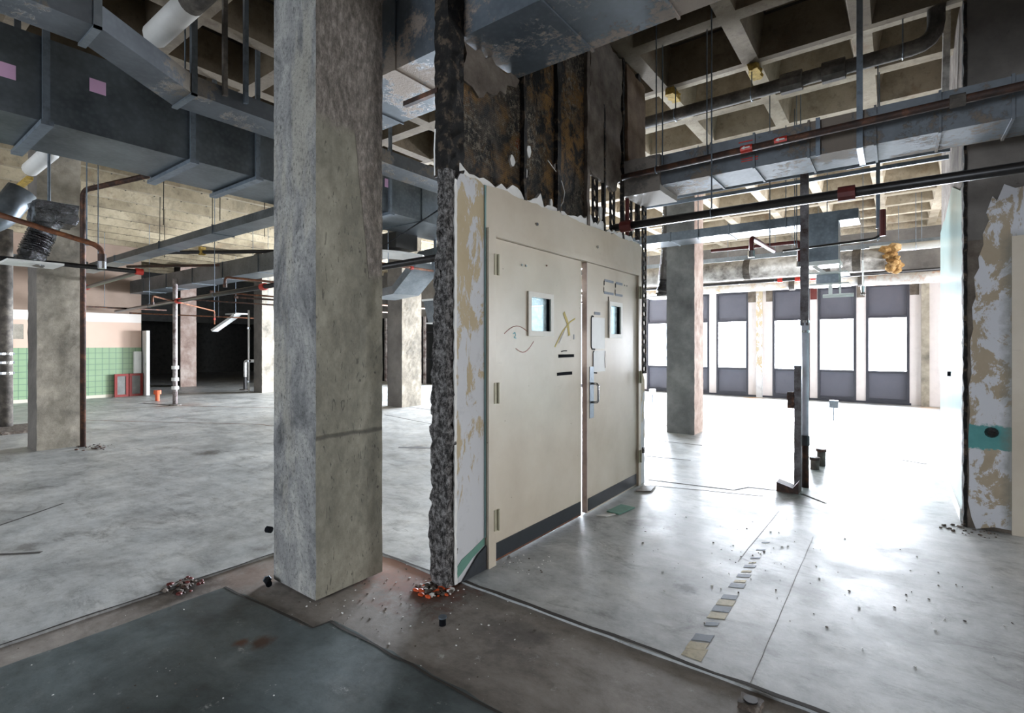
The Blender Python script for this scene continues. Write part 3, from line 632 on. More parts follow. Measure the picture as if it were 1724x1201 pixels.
stroke([(3.46, 1.372), (3.50, 1.378), (3.55, 1.378)], .008, 'ink', DL, xs, 'marker_scrawl')
stroke([(3.66, 1.47), (3.66, 1.51)], .012, 'tape_grey', DL, xs, 'smudge')
for y in (2.93, 2.98): obj('screw_head', tube([(X-.01, y, 1.985), (X-.004, y, 1.985)], .008, 8), 'chrome', DL)
obj('screw_head', tube([(X-.01, 3.25, 2.02), (X-.004, 3.25, 2.02)], .006, 8), 'copper', DL)
# right leaf stands slightly ajar: built closed, then turned about its hinge edge
DR = door(2, 3.86, 4.932, (4.30, 4.52, 1.52, 1.79), 'right leaf of the cream double doors, slightly ajar with a chrome pull handle')
obj('kick_plate', box(X-.010, X-.005, 3.87, 4.91, .02, .125), 'rubber', DR)
obj('leading_edge', box(X-.056, X-.009, 3.852, 3.86, .006, 2.12), 'door_edge', DR)
for z in (.24, 1.04, 1.89): hinge_at(DR, 4.93, z, z+.125, X+.024)
hd = fillet([(X-.01, 3.935, 1.095), (X+.055, 3.935, 1.095), (X+.055, 3.935, .935), (X-.01, 3.935, .935)], .03, 5)
obj('pull_handle', tube(hd, .010, 10), 'chrome', DR, True)
obj('handle_plate', box(X-.010, X-.006, 3.90, 3.975, .80, 1.24), 'steel', DR)
# black lettering outlines, panel outlines and a small plate on the right leaf
for a, b in ((4.18, 4.40), (4.42, 4.60)):
    stroke([(a+.01, 2.005), (b-.02, 2.005)], .022, 'tape_grey', DR, xs, 'tape_trace'); stroke([(a, 1.895), (b-.02, 1.895)], .022, 'tape_grey', DR, xs, 'tape_trace')
    stroke([(a, 2.0), (a, 1.96)], .014, 'ink', DR, xs+.001, 'tape_trace'); stroke([(a-.005, 1.94), (a-.005, 1.895)], .010, 'ink', DR, xs+.001, 'tape_trace')
stroke([(4.27, 1.865), (4.275, 1.775)], .016, 'ink', DR, xs, 'tape_trace')
obj('name_plate', box(xs, xs+.003, 3.99, 4.10, 1.688, 1.712), 'tape_grey', DR)
obj('scrub_panel', box(xs, xs+.002, 3.935, 4.19, 1.392, 1.665), 'white', DR); obj('scrub_panel', box(xs, xs+.002, 3.965, 4.20, 1.19, 1.375), 'white', DR)
stroke(fillet_pts := [(3.975, 1.67), (3.945, 1.672), (3.93, 1.65), (3.93, 1.41), (3.945, 1.39), (4.0, 1.387)], .012, 'ink', DR, xs+.002, 'panel_outline')
stroke([(3.985, 1.375), (3.965, 1.36), (3.965, 1.20), (3.975, 1.185), (4.04, 1.18)], .010, 'ink', DR, xs+.002, 'panel_outline'); stroke([(4.20, 1.37), (4.19, 1.30), (4.20, 1.22)], .006, 'ink', DR, xs+.002, 'panel_outline')
stroke([(4.265, 1.82), (4.265, 1.52)], .008, 'tape_grey', DR, xs, 'tape_trace')
for y in (4.62, 4.68): obj('screw_head', tube([(X-.01, y, 2.0), (X-.004, y, 2.0)], .007, 8), 'chrome', DR)
piv = Vector((X-.010, 4.925, 0)); ang = math.radians(.8)
R = Matrix.Translation(piv) @ Matrix.Rotation(ang, 4, 'Z') @ Matrix.Translation(-piv)
DR.matrix_world = R @ DR.matrix_world

# ------------------------------------------------------------------ concrete columns
def column(x1, y0, wd, dp, label, mats, z1=4.2, amp=.006):
    """x1 = the face towards +X, y0 = the face towards -Y"""
    x0 = x1-wd; y1 = y0+dp
    bm = displaced_box(x0, x1, y0, y1, 0, z1, .055, amp, 12)
    for f in bm.faces:
        n = f.normal if f.normal.length else Vector((0, 0, 1)); f.normal_update(); n = f.normal
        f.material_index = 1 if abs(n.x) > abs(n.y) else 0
    r = thing('concrete_column', label, 'column', ((x0+x1)/2, (y0+y1)/2, 0))
    off = Vector(r.location); bmesh.ops.translate(bm, verts=bm.verts, vec=-off)
    bmesh.ops.recalc_face_normals(bm, faces=bm.faces)
    me = bpy.data.meshes.new('concrete_column'); bm.to_mesh(me); bm.free()
    for m in mats: me.materials.append(M[m])
    o = bpy.data.objects.new('concrete_column', me); o.location = r.location
    for k in ('label', 'category'): o[k] = r[k]
    bpy.data.objects.remove(r); C.objects.link(o); return o
column(-2.585, 1.642, .445, .462, 'large pitted concrete column nearest the camera, left of the doors', ['pit', 'cast'], amp=.004)
column(-9.25, 1.725, .50, .465, 'stained concrete column at far left with a rusty pipe up its corner', ['dim_wall', 'col_far'])
column(-2.555, 8.27, .45, .46, 'grey and pink concrete column in the bright room right of the doors', ['col_gray', 'col_pink'])
column(-9.05, 7.93, .50, .60, 'warm lit concrete column seen between the near column and the torn wall end', ['dim_wall', 'col_far'])
column(-15.2, 7.87, .48, .62, 'yellowish concrete column just left of the near column', ['dim_wall', 'col_far'])
column(-19.58, 7.32, .55, .5, 'small pink concrete column in front of the dark room', ['dim_wall', 'col_pink'])

# ------------------------------------------------------------------ ducts
def duct(label, x0, x1, y0, y1, z0, z1, mat, seams=(), axis='x', name='air_duct', hangers=(), rod_top=4.6):
    r = thing(name, label, 'duct', ((x0+x1)/2, (y0+y1)/2, z0))
    obj('duct_body', box(x0, x1, y0, y1, z0, z1), mat, r)
    for s in seams:
        e = .012
        if axis == 'x': b = B(); [bx(b, s-.008, s+.008, *q) for q in ((y0-e, y0, z0-e, z1+e), (y1, y1+e, z0-e, z1+e), (y0, y1, z0-e, z0), (y0, y1, z1, z1+e))]
        else: b = B(); [bx(b, *q) for q in ((x0-e, x0, s-.008, s+.008, z0-e, z1+e), (x1, x1+e, s-.008, s+.008, z0-e, z1+e), (x0, x1, s-.008, s+.008, z0-e, z0), (x0, x1, s-.008, s+.008, z1, z1+e))]
        obj('seam', b, mat, r)
    for h in hangers:
        th = obj('trapeze_hanger', box(x0-.10, x1+.08, h-.035, h+.035, z0-.045, z0-.0125), 'steel', r)
        for x in (x0-.06, x1+.04): obj('hanger_leg', box(x-.012, x+.012, h-.02, h+.02, z0-.03, rod_top), 'steel', th)
    return r
# big duct crossing overhead, through the wall above the doors
duct('large grey duct with beige overspray crossing overhead above the doors', -3.9, 3.2, 2.345, 2.94, 3.31, 4.02, 'galv_spray', [-3.35, -2.74, -1.55, -1.0, -.45, .1, .65])
# duct along the right side
r1 = duct('long grey duct with red marks across the upper right', -1.76, 4.2, 4.67, 5.10, 2.915, 3.19, 'galv_spray2', [-1.3, -.95, -.55, -.12, .25, .62, 1.0])
obj('plastered_sleeve', displaced_box(-2.11, -1.75, 4.64, 5.12, 2.86, 3.2, .05, .008, 8), 'galv_plaster', r1)
for x, y in ((-1.73, 4.655), (-1.33, 4.655)): rod(r1, x, y, 3.1)
obj('strap_hanger', box(-.235, -.195, 4.645, 4.655, 2.90, 4.5), 'steel', r1); obj('strap_hanger', box(-.235, -.195, 4.655, 5.1, 2.90, 2.91), 'steel', r1)
obj('strap_hanger', box(-.50, -.47, 4.645, 4.655, 2.90, 3.2), 'steel', r1)
for x, z in ((-.99, 3.145), (-.97, 3.0), (-.97, 2.98)): obj('red_lettering', box(x-.08, x+.05, 4.664, 4.67, z-.004, z+.004), 'red', r1)
# narrow duct in the bright room with a drop
r2 = duct('slim grey duct across the bright room with a square drop', -3.2, -.35, 7.3, 7.72, 2.925, 3.045, 'galv_dark', [-2.6, -1.8])
obj('drop_duct', box(-.86, -.55, 7.28, 7.6, 2.45, 2.93), 'galv_dark', r2); obj('drop_flange', box(-.88, -.53, 7.26, 7.62, 2.40, 2.45), 'white_metal', r2)
rod(r2, -1.11, 7.28, 2.9); rod(r2, -.72, 7.9, 2.9); rod(r2, -2.2, 7.28, 2.9)
pd = duct('pale flat duct along the far concrete header above the windows', -7, .75, 12.5, 12.85, 3.36, 3.46, 'galv', [-4, -2, 0])
for x in (-5, -3.1, -1.3, .4): rod(pd, x, 12.5, 3.4)
# left side: big duct and the smaller cranked one above it
big = duct('large galvanised duct with pink stickers running under the left ceiling', -5.66, -4.87, -1.8, 5.6, 3.02, 3.62, 'galv_dark', [.2, 3.4, 4.6], 'y', hangers=[.95, 1.9, 2.46, 4.05])
for y, z in ((1.255, 3.39), (.75, 3.30), (4.05, 3.36)): obj('pink_sticker', box(-4.869, -4.866, y-.05, y+.05, z-.05, z+.05), 'pink', big)
def bar_duct(label, pts, w_, h_, mat, seams=(), name='air_duct'):
    r = thing(name, label, 'duct', pts[0]); obj('duct_body', sweep(B(), pts, 0, square=(w_, h_)), mat, r); return r
r4 = thing('air_duct', 'cranked grey duct under the left ceiling in front of the large one', 'duct', (-3.92, .9, 3.3))
bm = B(); x0s = [(-4.06, -3.77, -1.8), (-4.06, -3.77, .985), (-4.54, -4.20, 1.65), (-4.54, -4.20, 6.5)]; rings = []
for a, b, y in x0s: rings.append([bm.verts.new(p) for p in ((a, y, 3.3), (b, y, 3.3), (b, y, 3.44), (a, y, 3.44))])
for q in range(3):
    for k in range(4): bm.faces.new((rings[q][k], rings[q][(k+1) % 4], rings[q+1][(k+1) % 4], rings[q+1][k]))
bm.faces.new(rings[0]); bm.faces.new(rings[-1]); obj('duct_body', bm, 'galv_spray3', r4)
for a, b, y in ((-4.06, -3.77, .97), (-4.54, -4.20, 1.66)):
    s = B(); bx(s, a-.015, b+.015, y-.02, y+.02, 3.285, 3.30); bx(s, b, b+.015, y-.02, y+.02, 3.285, 4.5); obj('strap_hanger', s, 'galv', r4)
for y in (1.87, 2.03): obj('conduit_drop', box(-4.19, -4.16, y-.016, y+.016, 3.36, 4.5), 'dark_pipe' if y < 2 else 'steel', r4)
rod(r4, -4.25, 1.62, 3.4)
duct('dark straight duct crossing the left room under the large duct', -13.2, -5.0, 3.07, 3.34, 2.90, 3.0, 'galv_dark', [-11, -9, -7.2])
duct('short cross duct meeting the dark straight duct at left', -12.5, -12.2, 1.2, 3.0, 2.92, 3.0, 'galv_dark', [1.9], 'y')
duct('long dark green grey duct low across the left room', -17.0, -6.6, 5.1, 5.62, 2.86, 3.2, 'galv_dark', [-16, -14.5, -13, -11.5, -10, -8.5])
# pieces seen in the gap between the near column and the torn wall end
r7 = thing('air_duct', 'bent grey duct arm sloping down beside the torn wall end', 'duct', (-5.6, 5.9, 2.3))
obj('duct_body', sweep(B(), [(-7.6, 6.2, 2.34), (-6.75, 6.0, 2.36), (-5.95, 5.85, 2.83), (-5.0, 5.7, 2.83)], 0, square=(.5, .14)), 'galv', r7)
obj('strap_hanger', box(-5.62, -5.58, 5.55, 5.58, 2.4, 4.4), 'steel', r7)
r8 = thing('air_terminal', 'square metal air terminal hanging behind the torn wall end', 'air terminal', (-5.85, 6.3, 1.9))
obj('drop_duct', box(-6.1, -5.7, 6.1, 6.45, 2.18, 2.75), 'galv_dark', r8); obj('terminal_box', prism(B(), [(-6.32, 2.16), (-5.62, 2.16), (-5.68, 1.80), (-6.2, 1.80)], 'y', 6.0, 6.6), 'galv', r8); obj('terminal_flange', box(-6.34, -5.6, 5.98, 6.62, 2.16, 2.19), 'white_metal', r8)
obj('terminal_flange', box(-6.24, -5.64, 5.98, 6.62, 1.78, 1.80), 'white_metal', r8)
r9 = thing('air_terminal', 'white curved air terminal under the end of the large duct', 'air terminal', (-6.2, 4.9, 2.8))
obj('cowl', sweep(B(), [(-6.5, 4.45, 2.72), (-6.1, 4.8, 2.76), (-5.8, 5.1, 2.74), (-5.5, 5.3, 2.68)], 0, square=(.6, .03)), 'white_metal', r9); obj('box_throat', box(-6.3, -5.6, 4.8, 5.2, 2.8, 3.02), 'black', r9)

# ------------------------------------------------------------------ pipes
def pipe(label, pts, r, mat, name='sprinkler_pipe', couplings=(), rods=(), cmat='red', R=.08, n=10, cat='pipe'):
    t = thing(name, label, cat, pts[0]); obj('pipe_run', tube(fillet(pts, R) if len(pts) > 2 else pts, r, n), mat, t, True)
    for c in couplings:
        p, d = Vector(c[0]), Vector(c[1]).normalized(); m = c[2] if len(c) > 2 else cmat
        cp = obj('coupling', tube([p-d*r*1.5, p-d*r*1.45, p+d*r*1.45, p+d*r*1.5], r*1.4, n, radii=[r*1.1, r*1.5, r*1.5, r*1.1]), m, t)
    for (x, y, z) in rods:
        hr = rod(t, x, y, z)
        N = 10; obj('hanger_ring', sweep(B(), [(x, y+(r+.006)*math.cos(2*PI*k/N), z-r+(r+.006)*math.sin(2*PI*k/N)) for k in range(N+1)], .005, 5, cap=False), 'steel', hr)
    return t
pr = pipe('dark pipe with red arrow stickers along the front of the upper right duct', [(-2.06, 4.5, 3.0), (4.2, 4.5, 3.115)], .028, 'rust', couplings=[((.33, 4.5, 3.045), (1, 0, 0), 'dark_pipe')], rods=[(-1.73, 4.5, 3.035), (1.2, 4.5, 3.09)])
for x, z in ((-.971, 3.022), (-.72, 3.028)):
    fs = obj('flow_sticker', tube([(x-.045, 4.5, z), (x+.045, 4.5, z+.0015)], .031, 10), 'red', pr)
    obj('white_arrow', prism(B(), [(x-.035, z), (x-.01, z+.014), (x-.01, z+.005), (x+.03, z+.005), (x+.03, z-.005), (x-.01, z-.005), (x-.01, z-.014)], 'y', 4.462, 4.472), 'white', fs)
pipe('black steel pipe with a red coupling crossing the right room at head height', [(-2.12, 4.46, 2.528), (4.2, 4.46, 2.528)], .036, 'black_steel', couplings=[((-.285, 4.46, 2.528), (1, 0, 0), 'dark_red'), ((-2.0, 4.46, 2.528), (1, 0, 0), 'dark_red')], rods=[(-1.236, 4.46, 2.57), (1.3, 4.46, 2.57)])
pipe('sooty lagged pipe under the right coffers, turning up at its end', [(-3.2, 5.5, 3.9), (.27, 5.5, 3.93), (.27, 5.5, 4.5)], .062, 'dark_pipe', 'lagged_pipe', couplings=[((-1.09+.3, 5.5, 3.92), (1, 0, 0), 'dark_pipe'), ((-.45, 5.5, 3.92), (1, 0, 0), 'dark_pipe')], rods=[(-1.9, 5.5, 3.97), (-1.14, 5.5, 3.97), (.05, 5.5, 3.99)], R=.16)
for x, lb in ((-1.95, 'yellow foam lump on the coffer rib near the charred wall top'), (-1.12, 'yellow foam lump on the coffer rib above the red arrow stickers')):
    tag(obj('foam_lump', displaced_box(x-.05, x+.04, 5.46, 5.7, 4.13, 4.22, .025, .028, 19), 'yellow'), lb, 'foam')
tag(obj('foil_bracket', sweep(B(), [(.36, 5.86, 4.58), (.36, 5.9, 4.1), (.36, 6.05, 3.75), (.36, 6.15, 3.5)], 0, square=(.09, .05)), 'foil'), 'crumpled foil wrapped bracket beside the right wall top', 'bracket')
# conduit pair (two parallel metal rails)
t = thing('cable_tray', 'pair of bright metal rails running behind the upper right duct', 'cable tray', (-1, 6.5, 3.28))
for y, z in ((6.45, 3.30), (6.6, 3.27)): obj('rail', box(-2.7, .42, y-.012, y+.012, z-.02, z+.02), 'steel', t)
obj('joiner', box(-.42, -.28, 6.43, 6.44, 3.27, 3.33), 'steel', t); rod(t, -.13, 6.43, 2.5); obj('strap_hanger', box(-.16, -.13, 6.44, 6.46, 2.62, 3.3), 'steel', t)
rod(t, -.9, 6.62, 2.5); rod(t, -.86, 6.62, 2.5)
TP = pipe('thin dark branch pipe with a red primed drop near the slim duct', [(-1.02, 6.5, 2.49), (-.16, 6.3, 2.49), (-.10, 6.25, 2.53), (-.10, 6.25, 2.74)], .013, 'black_steel', couplings=[((-.10, 6.25, 2.72), (0, 0, 1), 'dark_red'), ((-.10, 6.25, 2.55), (0, 0, 1), 'dark_red')], rods=[(-.14, 6.3, 2.5)], R=.04)
obj('primed_drop', tube([(-.10, 6.25, 2.5), (-.10, 6.25, 2.76)], .028, 10), 'dark_red', TP)
pipe('short sprinkler elbow with a white arm left of the steel post', [(-1.122, 5.4, 2.30), (-1.122, 5.4, 2.47), (-1.115, 6.5, 2.50)], .022, 'dark_red', couplings=[((-1.122, 5.4, 2.31), (0, 0, 1), 'chrome')], rods=[(-1.12, 6.3, 2.52)], R=.05)
pipe('sprinkler drop with a bright head just left of the steel post', [(-.95, 7.2, 2.42), (-.95, 7.2, 2.70), (-2.0, 7.2, 2.70)], .022, 'dark_red', couplings=[((-.95, 7.2, 2.42), (0, 0, 1), 'chrome')], rods=[(-1.0, 7.2, 2.72)], R=.04)
# insulated mains near the far windows
t = thing('insulated_pipe', 'fat silver lagged pipe with a torn yellow end near the far windows', 'pipe', (-4, 11, 2.9))
obj('pipe_run', tube([(-8, 11, 2.93), (-5, 11, 2.93), (-.15, 11, 2.92)], .2, 20), 'foil', t, True)
eb = B()
for i in range(46):
    a = 2*PI*i/23+random.uniform(-.1, .1); q = random.uniform(.13, .21)
    bmesh.ops.create_icosphere(eb, subdivisions=2, radius=random.uniform(.035, .07), matrix=Matrix.Translation((-.14+random.uniform(0, .14)+(.05 if math.sin(a) < 0 else 0), 11+q*math.cos(a), 2.92+q*math.sin(a)-(.05 if i % 9 == 0 else 0))) @ Matrix.Diagonal((random.uniform(.8, 1.6), 1, random.uniform(.7, 1.3), 1)))
for v in eb.verts: v.co += mnoise.noise_vector(v.co*22)*.02
obj('torn_insulation', eb, 'insul', t)
for x in (-2.35, -1.0, -.55): obj('soot_band', tube([(x-.06, 11, 2.925), (x+.06, 11, 2.925)], .204, 20), 'dark_pipe', t)
for x in (-3.4, -1.5): rod(t, x, 11, 3.1)
t = thing('insulated_pipe', 'white jacketed pipe with rusty patches running above the dark windows', 'pipe', (-4, 14, 2.85))
obj('pipe_run', tube([(-9, 14, 2.89), (-.6, 14, 2.88)], .10, 16), 'white_jacket', t, True); obj('peeling_run', tube([(-.62, 14, 2.88), (1.6, 14, 2.86)], .125, 16), 'jacket_rust', t, True)
for x in (-2.0, -.62): obj('soot_band', tube([(x-.06, 14, 2.885), (x+.06, 14, 2.885)], .13, 16), 'dark_pipe', t); rod(t, x, 14, 2.98)
pipe('thin black pipe with red couplings running in front of the white jacketed pipe', [(-8, 13, 2.89), (1.6, 13, 2.915)], .034, 'black_steel', couplings=[((-2.1, 13, 2.9), (1, 0, 0)), ((-1.75, 13, 2.9), (1, 0, 0)), ((-1.45, 13, 2.9), (1, 0, 0))], rods=[(-2.2, 13, 2.93), (.05, 13, 2.95)])
pipe('pale grey pipe below the concrete header right of the torn insulation', [(-.4, 12.0, 3.25), (1.6, 12.0, 3.25)], .07, 'white_metal', rods=[(.3, 12, 3.32)])
# white ceiling fittings near the slim duct
t = thing('ceiling_lamp', 'white metal lamp bracket with a tube hanging below the square duct drop', 'lamp', (-.62, 7.42, 2.0))
obj('top_tray', box(-.92, -.45, 7.2, 7.6, 2.285, 2.305), 'white_metal', t); obj('stem', box(-.55, -.53, 7.39, 7.41, 2.02, 2.43), 'white_metal', t)
obj('lamp_tray', box(-.84, -.44, 7.22, 7.6, 2.15, 2.17), 'white_metal', t); obj('lamp_tube', tube([(-.72, 7.4, 2.03), (-.40, 7.4, 2.03)], .022, 8), 'white_metal', t); obj('stem', box(-.66, -.62, 7.39, 7.41, 2.03, 2.15), 'white_metal', t)
obj('lamp_box', box(-.78, -.55, 7.3, 7.5, 2.17, 2.285), 'galv', t); obj('brace', sweep(B(), [(-1.0, 7.4, 2.55), (-.68, 7.4, 2.3)], 0, square=(.04, .04)), 'white_metal', t)
t = thing('ceiling_sprinkler', 'small sprinkler head hanging right of the white lamp bracket', 'sprinkler head', (-.36, 8.6, 2.1))
obj('pipe_drop', tube([(-.36, 8.6, 2.24), (-.36, 8.6, 2.6)], .010, 8), 'white_metal', t); rod(t, -.36, 8.6, 2.6, 4.6, .005); obj('head', tube([(-.36, 8.6, 2.12), (-.36, 8.6, 2.16), (-.36, 8.6, 2.24)], .02, 8, radii=[.035, .02, .03]), 'chrome', t)
def diffuser(label, x, y, z, bend, sz=.42, mat='plastic_black'):
    t = thing('air_diffuser', label, 'diffuser', (x, y, z))
    obj('diffuser_plate', box(x-sz/2, x+sz/2, y-sz/2, y+sz/2, z, z+.02), 'white_metal', t)
    n = len(bend); bm = B(); pts = fillet([Vector(b) for b in bend], .2, 6)
    fine = []
    for i in range(len(pts)-1):
        for k in range(4): fine.append(pts[i].lerp(pts[i+1], k/4))
    fine.append(pts[-1]); sweep(bm, fine, 0, 14, radii=[.115+.012*math.sin(i*2.3)+.006*random.random() for i in range(len(fine))])
    obj('flexible_duct', bm, mat, t, False); return t
d1 = diffuser('ceiling diffuser with a shiny black wrapped duct hanging at the far left', -7.3, 1.32, 2.27, [(-7.3, 1.30, 2.28), (-7.3, 1.36, 2.5), (-7.3, 1.50, 2.86)], .44)
obj('wrapped_elbow', displaced_box(-7.46, -7.12, 1.32, 1.66, 2.72, 2.94, .06, .03, 7), 'plastic_black', d1); rod(d1, -7.3, 1.46, 2.9, 4.5, .014)
diffuser('ceiling diffuser with a black flexible duct seen past the perforated stud', -3.36, 9.0, 2.27, [(-3.36, 9.0, 2.29), (-3.3, 9.0, 2.5), (-3.18, 9.0, 4.19)], .5)
t = thing('air_duct', 'white curved duct end at the left edge', 'duct', (-7.6, .95, 2.6)); obj('duct_body', tube(fillet([(-7.6, .3, 2.66), (-7.6, .9, 2.66), (-7.6, 1.12, 2.76), (-7.6, 1.3, 3.1)], .2), .13, 18), 'galv', t, True)
obj('dark_opening', tube([(-7.43, .55, 2.68), (-7.38, 1.02, 2.67)], .10, 14), 'black', t)
# white stubs
t = thing('ceiling_pipe', 'white capped pipe stub hanging at the upper left', 'pipe', (-4.5, 1.53, 3.8)); obj('pipe_run', tube([(-4.62, 1.53, 3.8), (-4.56, 1.53, 3.8), (-3.92, 1.53, 3.8)], .085, 16, radii=[.06, .085, .085]), 'white', t, True); obj('sooty_run', tube([(-3.92, 1.53, 3.8), (-2.9, 1.53, 3.8)], .084, 16), 'dark_pipe', t, True); rod(t, -4.1, 1.53, 3.88)
t = thing('ceiling_pipe', 'short white pipe stub below the left end of the large duct', 'pipe', (-7.8, 1.47, 3.5)); obj('pipe_run', tube([(-8.25, 1.47, 3.5), (-8.18, 1.47, 3.5), (-7.3, 1.47, 3.5)], .08, 14, radii=[.05, .08, .08]), 'white', t, True); rod(t, -7.9, 1.47, 3.57); obj('yellow_bracket', box(-9.1, -8.2, 1.44, 1.5, 3.38, 3.42), 'yellow', t)
# rusty pipes at left
pipe('rusty pipe slanting down to an elbow at the far left', [(-6.8, .5, 2.775), (-6.8, 1.73, 2.49), (-6.8, 1.79, 2.44), (-6.8, 1.79, 2.28)], .026, 'copper', couplings=[((-6.8, 1.79, 2.36), (0, 0, 1), 'rust'), ((-6.8, 1.79, 2.28), (0, 0, 1), 'chrome')], rods=[(-6.8, 1.66, 2.53)], R=.06)
pipe('black pipe ending in a red coupling at left', [(-7.55, -1.0, 2.34), (-7.55, 2.37, 2.34), (-10.3, 2.5, 2.34)], .027, 'black_steel', couplings=[((-7.55, 2.36, 2.34), (0, 1, 0)), ((-10.25, 2.5, 2.34), (1, 0, 0))], rods=[(-7.55, 1.95, 2.37)], R=.02)
pipe('rusty vertical pipe up the corner of the far left column', [(-9.14, 2.19, 0), (-9.14, 2.19, 3.6), (-7.4, 2.6, 3.62)], .035, 'rust', 'riser_pipe', R=.12, cat='pipe')
tb = thing('riser_pipe', 'thick grey black riser pipe at the left edge', 'pipe', (-12.1, 1.88, 0)); obj('pipe_run', tube([(-12.15, 1.88, 0), (-12.15, 1.88, 3.4)], .085, 14), 'dark_pipe', tb, True)
for z in (.95, 1.13, 1.28): obj('clamp_ring', tube([(-12.15, 1.88, z-.02), (-12.15, 1.88, z+.02)], .105, 14), 'chrome', tb)
tag(obj('rubble', displaced_box(-12.3, -11.3, 1.7, 2.2, 0, .045, .07, .03, 6), 'debris'), 'low heap of rubble and torn pipe at the base of the left riser', 'rubble', None, 'stuff')
tb = thing('riser_pipe', 'slim grey riser pipe with white joints in the middle of the left room', 'pipe', (-13.68, 5.0, 0)); obj('pipe_run', tube([(-13.68, 5.0, .02), (-13.68, 5.0, 3.0)], .05, 12), 'rust_paint', tb, True)
obj('floor_flange', tube([(-13.68, 5.0, 0), (-13.68, 5.0, .03)], .13, 12), 'dark_pipe', tb)
for z in (.42, .62, .9): obj('joint_ring', tube([(-13.68, 5.0, z-.04), (-13.68, 5.0, z+.04)], .075, 12), 'white', tb)
t = thing('pipe_stub', 'orange capped pipe stub on the floor near the tiled wall', 'pipe stub', (-15.2, 5.15, 0)); obj('stub', tube([(-15.2, 5.15, 0), (-15.2, 5.15, .17)], .05, 10), 'orange', t); obj('cap', tube([(-15.2, 5.15, .17), (-15.2, 5.15, .27)], .085, 10), 'orange', t)
t = thing('floor_pipe', 'white bent pipe rising from the floor beside the yellowish column', 'pipe', (-16.6, 8.05, 0)); obj('pipe_run', tube(fillet([(-16.6, 8.05, .4), (-16.6, 8.05, .93), (-16.1, 8.35, .93)], .08), .045, 10), 'white', t, True); obj('black_stem', tube([(-16.6, 8.05, 0), (-16.6, 8.05, .42)], .05, 10), 'black_steel', t); obj('floor_flange', tube([(-16.6, 8.05, 0), (-16.6, 8.05, .03)], .16, 12), 'dark_pipe', t)
t = thing('riser_pipe', 'thin white pipe with joints in front of the yellowish column', 'pipe', (-15.9, 7.95, 0)); obj('pipe_run', tube([(-15.85, 7.8, 0), (-15.85, 7.8, 2.5)], .03, 10), 'white', t, True)
for z in (.32, .95, 1.95): obj('joint_ring', tube([(-15.85, 7.8, z-.03), (-15.85, 7.8, z+.03)], .055, 10), 'chrome', t)
# sprinkler network across the left room
pipe('long black main sprinkler pipe crossing the whole left room', [(-17.0, 4.78, 2.35), (-3.4, 3.86, 2.35)], .038, 'black_steel', couplings=[((-12.0, 4.44, 2.35), (1, 0, 0)), ((-8.0, 4.17, 2.35), (1, 0, 0)), ((-5.3, 3.99, 2.35), (1, 0, 0), 'rust')], rods=[(-14, 4.58, 2.39), (-10, 4.3, 2.39), (-6.05, 4.04, 2.39), (-5.25, 3.98, 2.39)])
br = [('rust coloured branch pipe with an elbow near the tiled wall', [(-15.7, 3.6, 2.22), (-15.7, 3.6, 2.36), (-15.9, 5.6, 2.38)]),
      ('rusty branch pipe crossing in front of the small pink column', [(-16.6, 5.0, 2.30), (-16.6, 12.5, 2.30)]),
      ('orange branch pipe slanting from an elbow to a sprinkler drop', [(-11.3, 3.75, 2.22), (-11.3, 3.75, 2.36), (-14.9, 6.4, 2.36), (-14.9, 6.4, 2.0)]),
      ('orange branch pipe reaching the yellowish column', [(-12.3, 4.6, 2.42), (-12.3, 11.0, 2.42)]),
      ('short orange branch with a dropped elbow beside the near column', [(-7.7, 3.45, 2.28), (-7.7, 3.45, 2.40), (-7.7, 6.5, 2.40)]),
      ('orange branch pipe above the low green grey duct', [(-10.6, 4.5, 2.46), (-10.6, 10.5, 2.46)]),
      ('rust coloured branch pipe beside the warm lit column', [(-9.6, 4.5, 2.30), (-9.6, 7.6, 2.30)]),
      ('rusty branch pipe slanting in the gap by the torn wall end', [(-5.7, 4.3, 2.55), (-5.85, 5.9, 2.60)])]
for i, (lb, pts) in enumerate(br):
    pipe(lb, pts, .018 if i else .02, 'copper' if i % 3 else 'rust', couplings=[(pts[0], Vector(pts[1])-Vector(pts[0]), 'rust'), (Vector(pts[-2]).lerp(Vector(pts[-1]), .6), Vector(pts[-1])-Vector(pts[-2]), 'red')], rods=[tuple(Vector(pts[-2]).lerp(Vector(pts[-1]), .3)+Vector((0, 0, .02)))], R=.06)
pipe('thin orange drain pipe high behind the dark straight duct', [(-13.5, 4.0, 3.15), (-9.2, 6.6, 3.15)], .03, 'rust', rods=[(-11, 5.5, 3.17)])
t = thing('air_duct', 'narrow dark pipe with a yellow tag above the low duct', 'pipe', (-10.3, 5.4, 3.3)); t['label'] = 'dark pipe with yellow tags above the long low duct'; obj('pipe_run', tube([(-12.5, 3.8, 3.32), (-8.5, 6.5, 3.32)], .04, 8), 'black_steel', t); t.name = 'drain_pipe'
for x, y in ((-11.3, 4.62), (-9.9, 5.56)): obj('yellow_tag', box(x-.05, x+.05, y-.05, y+.05, 3.26, 3.42), 'yellow', t)
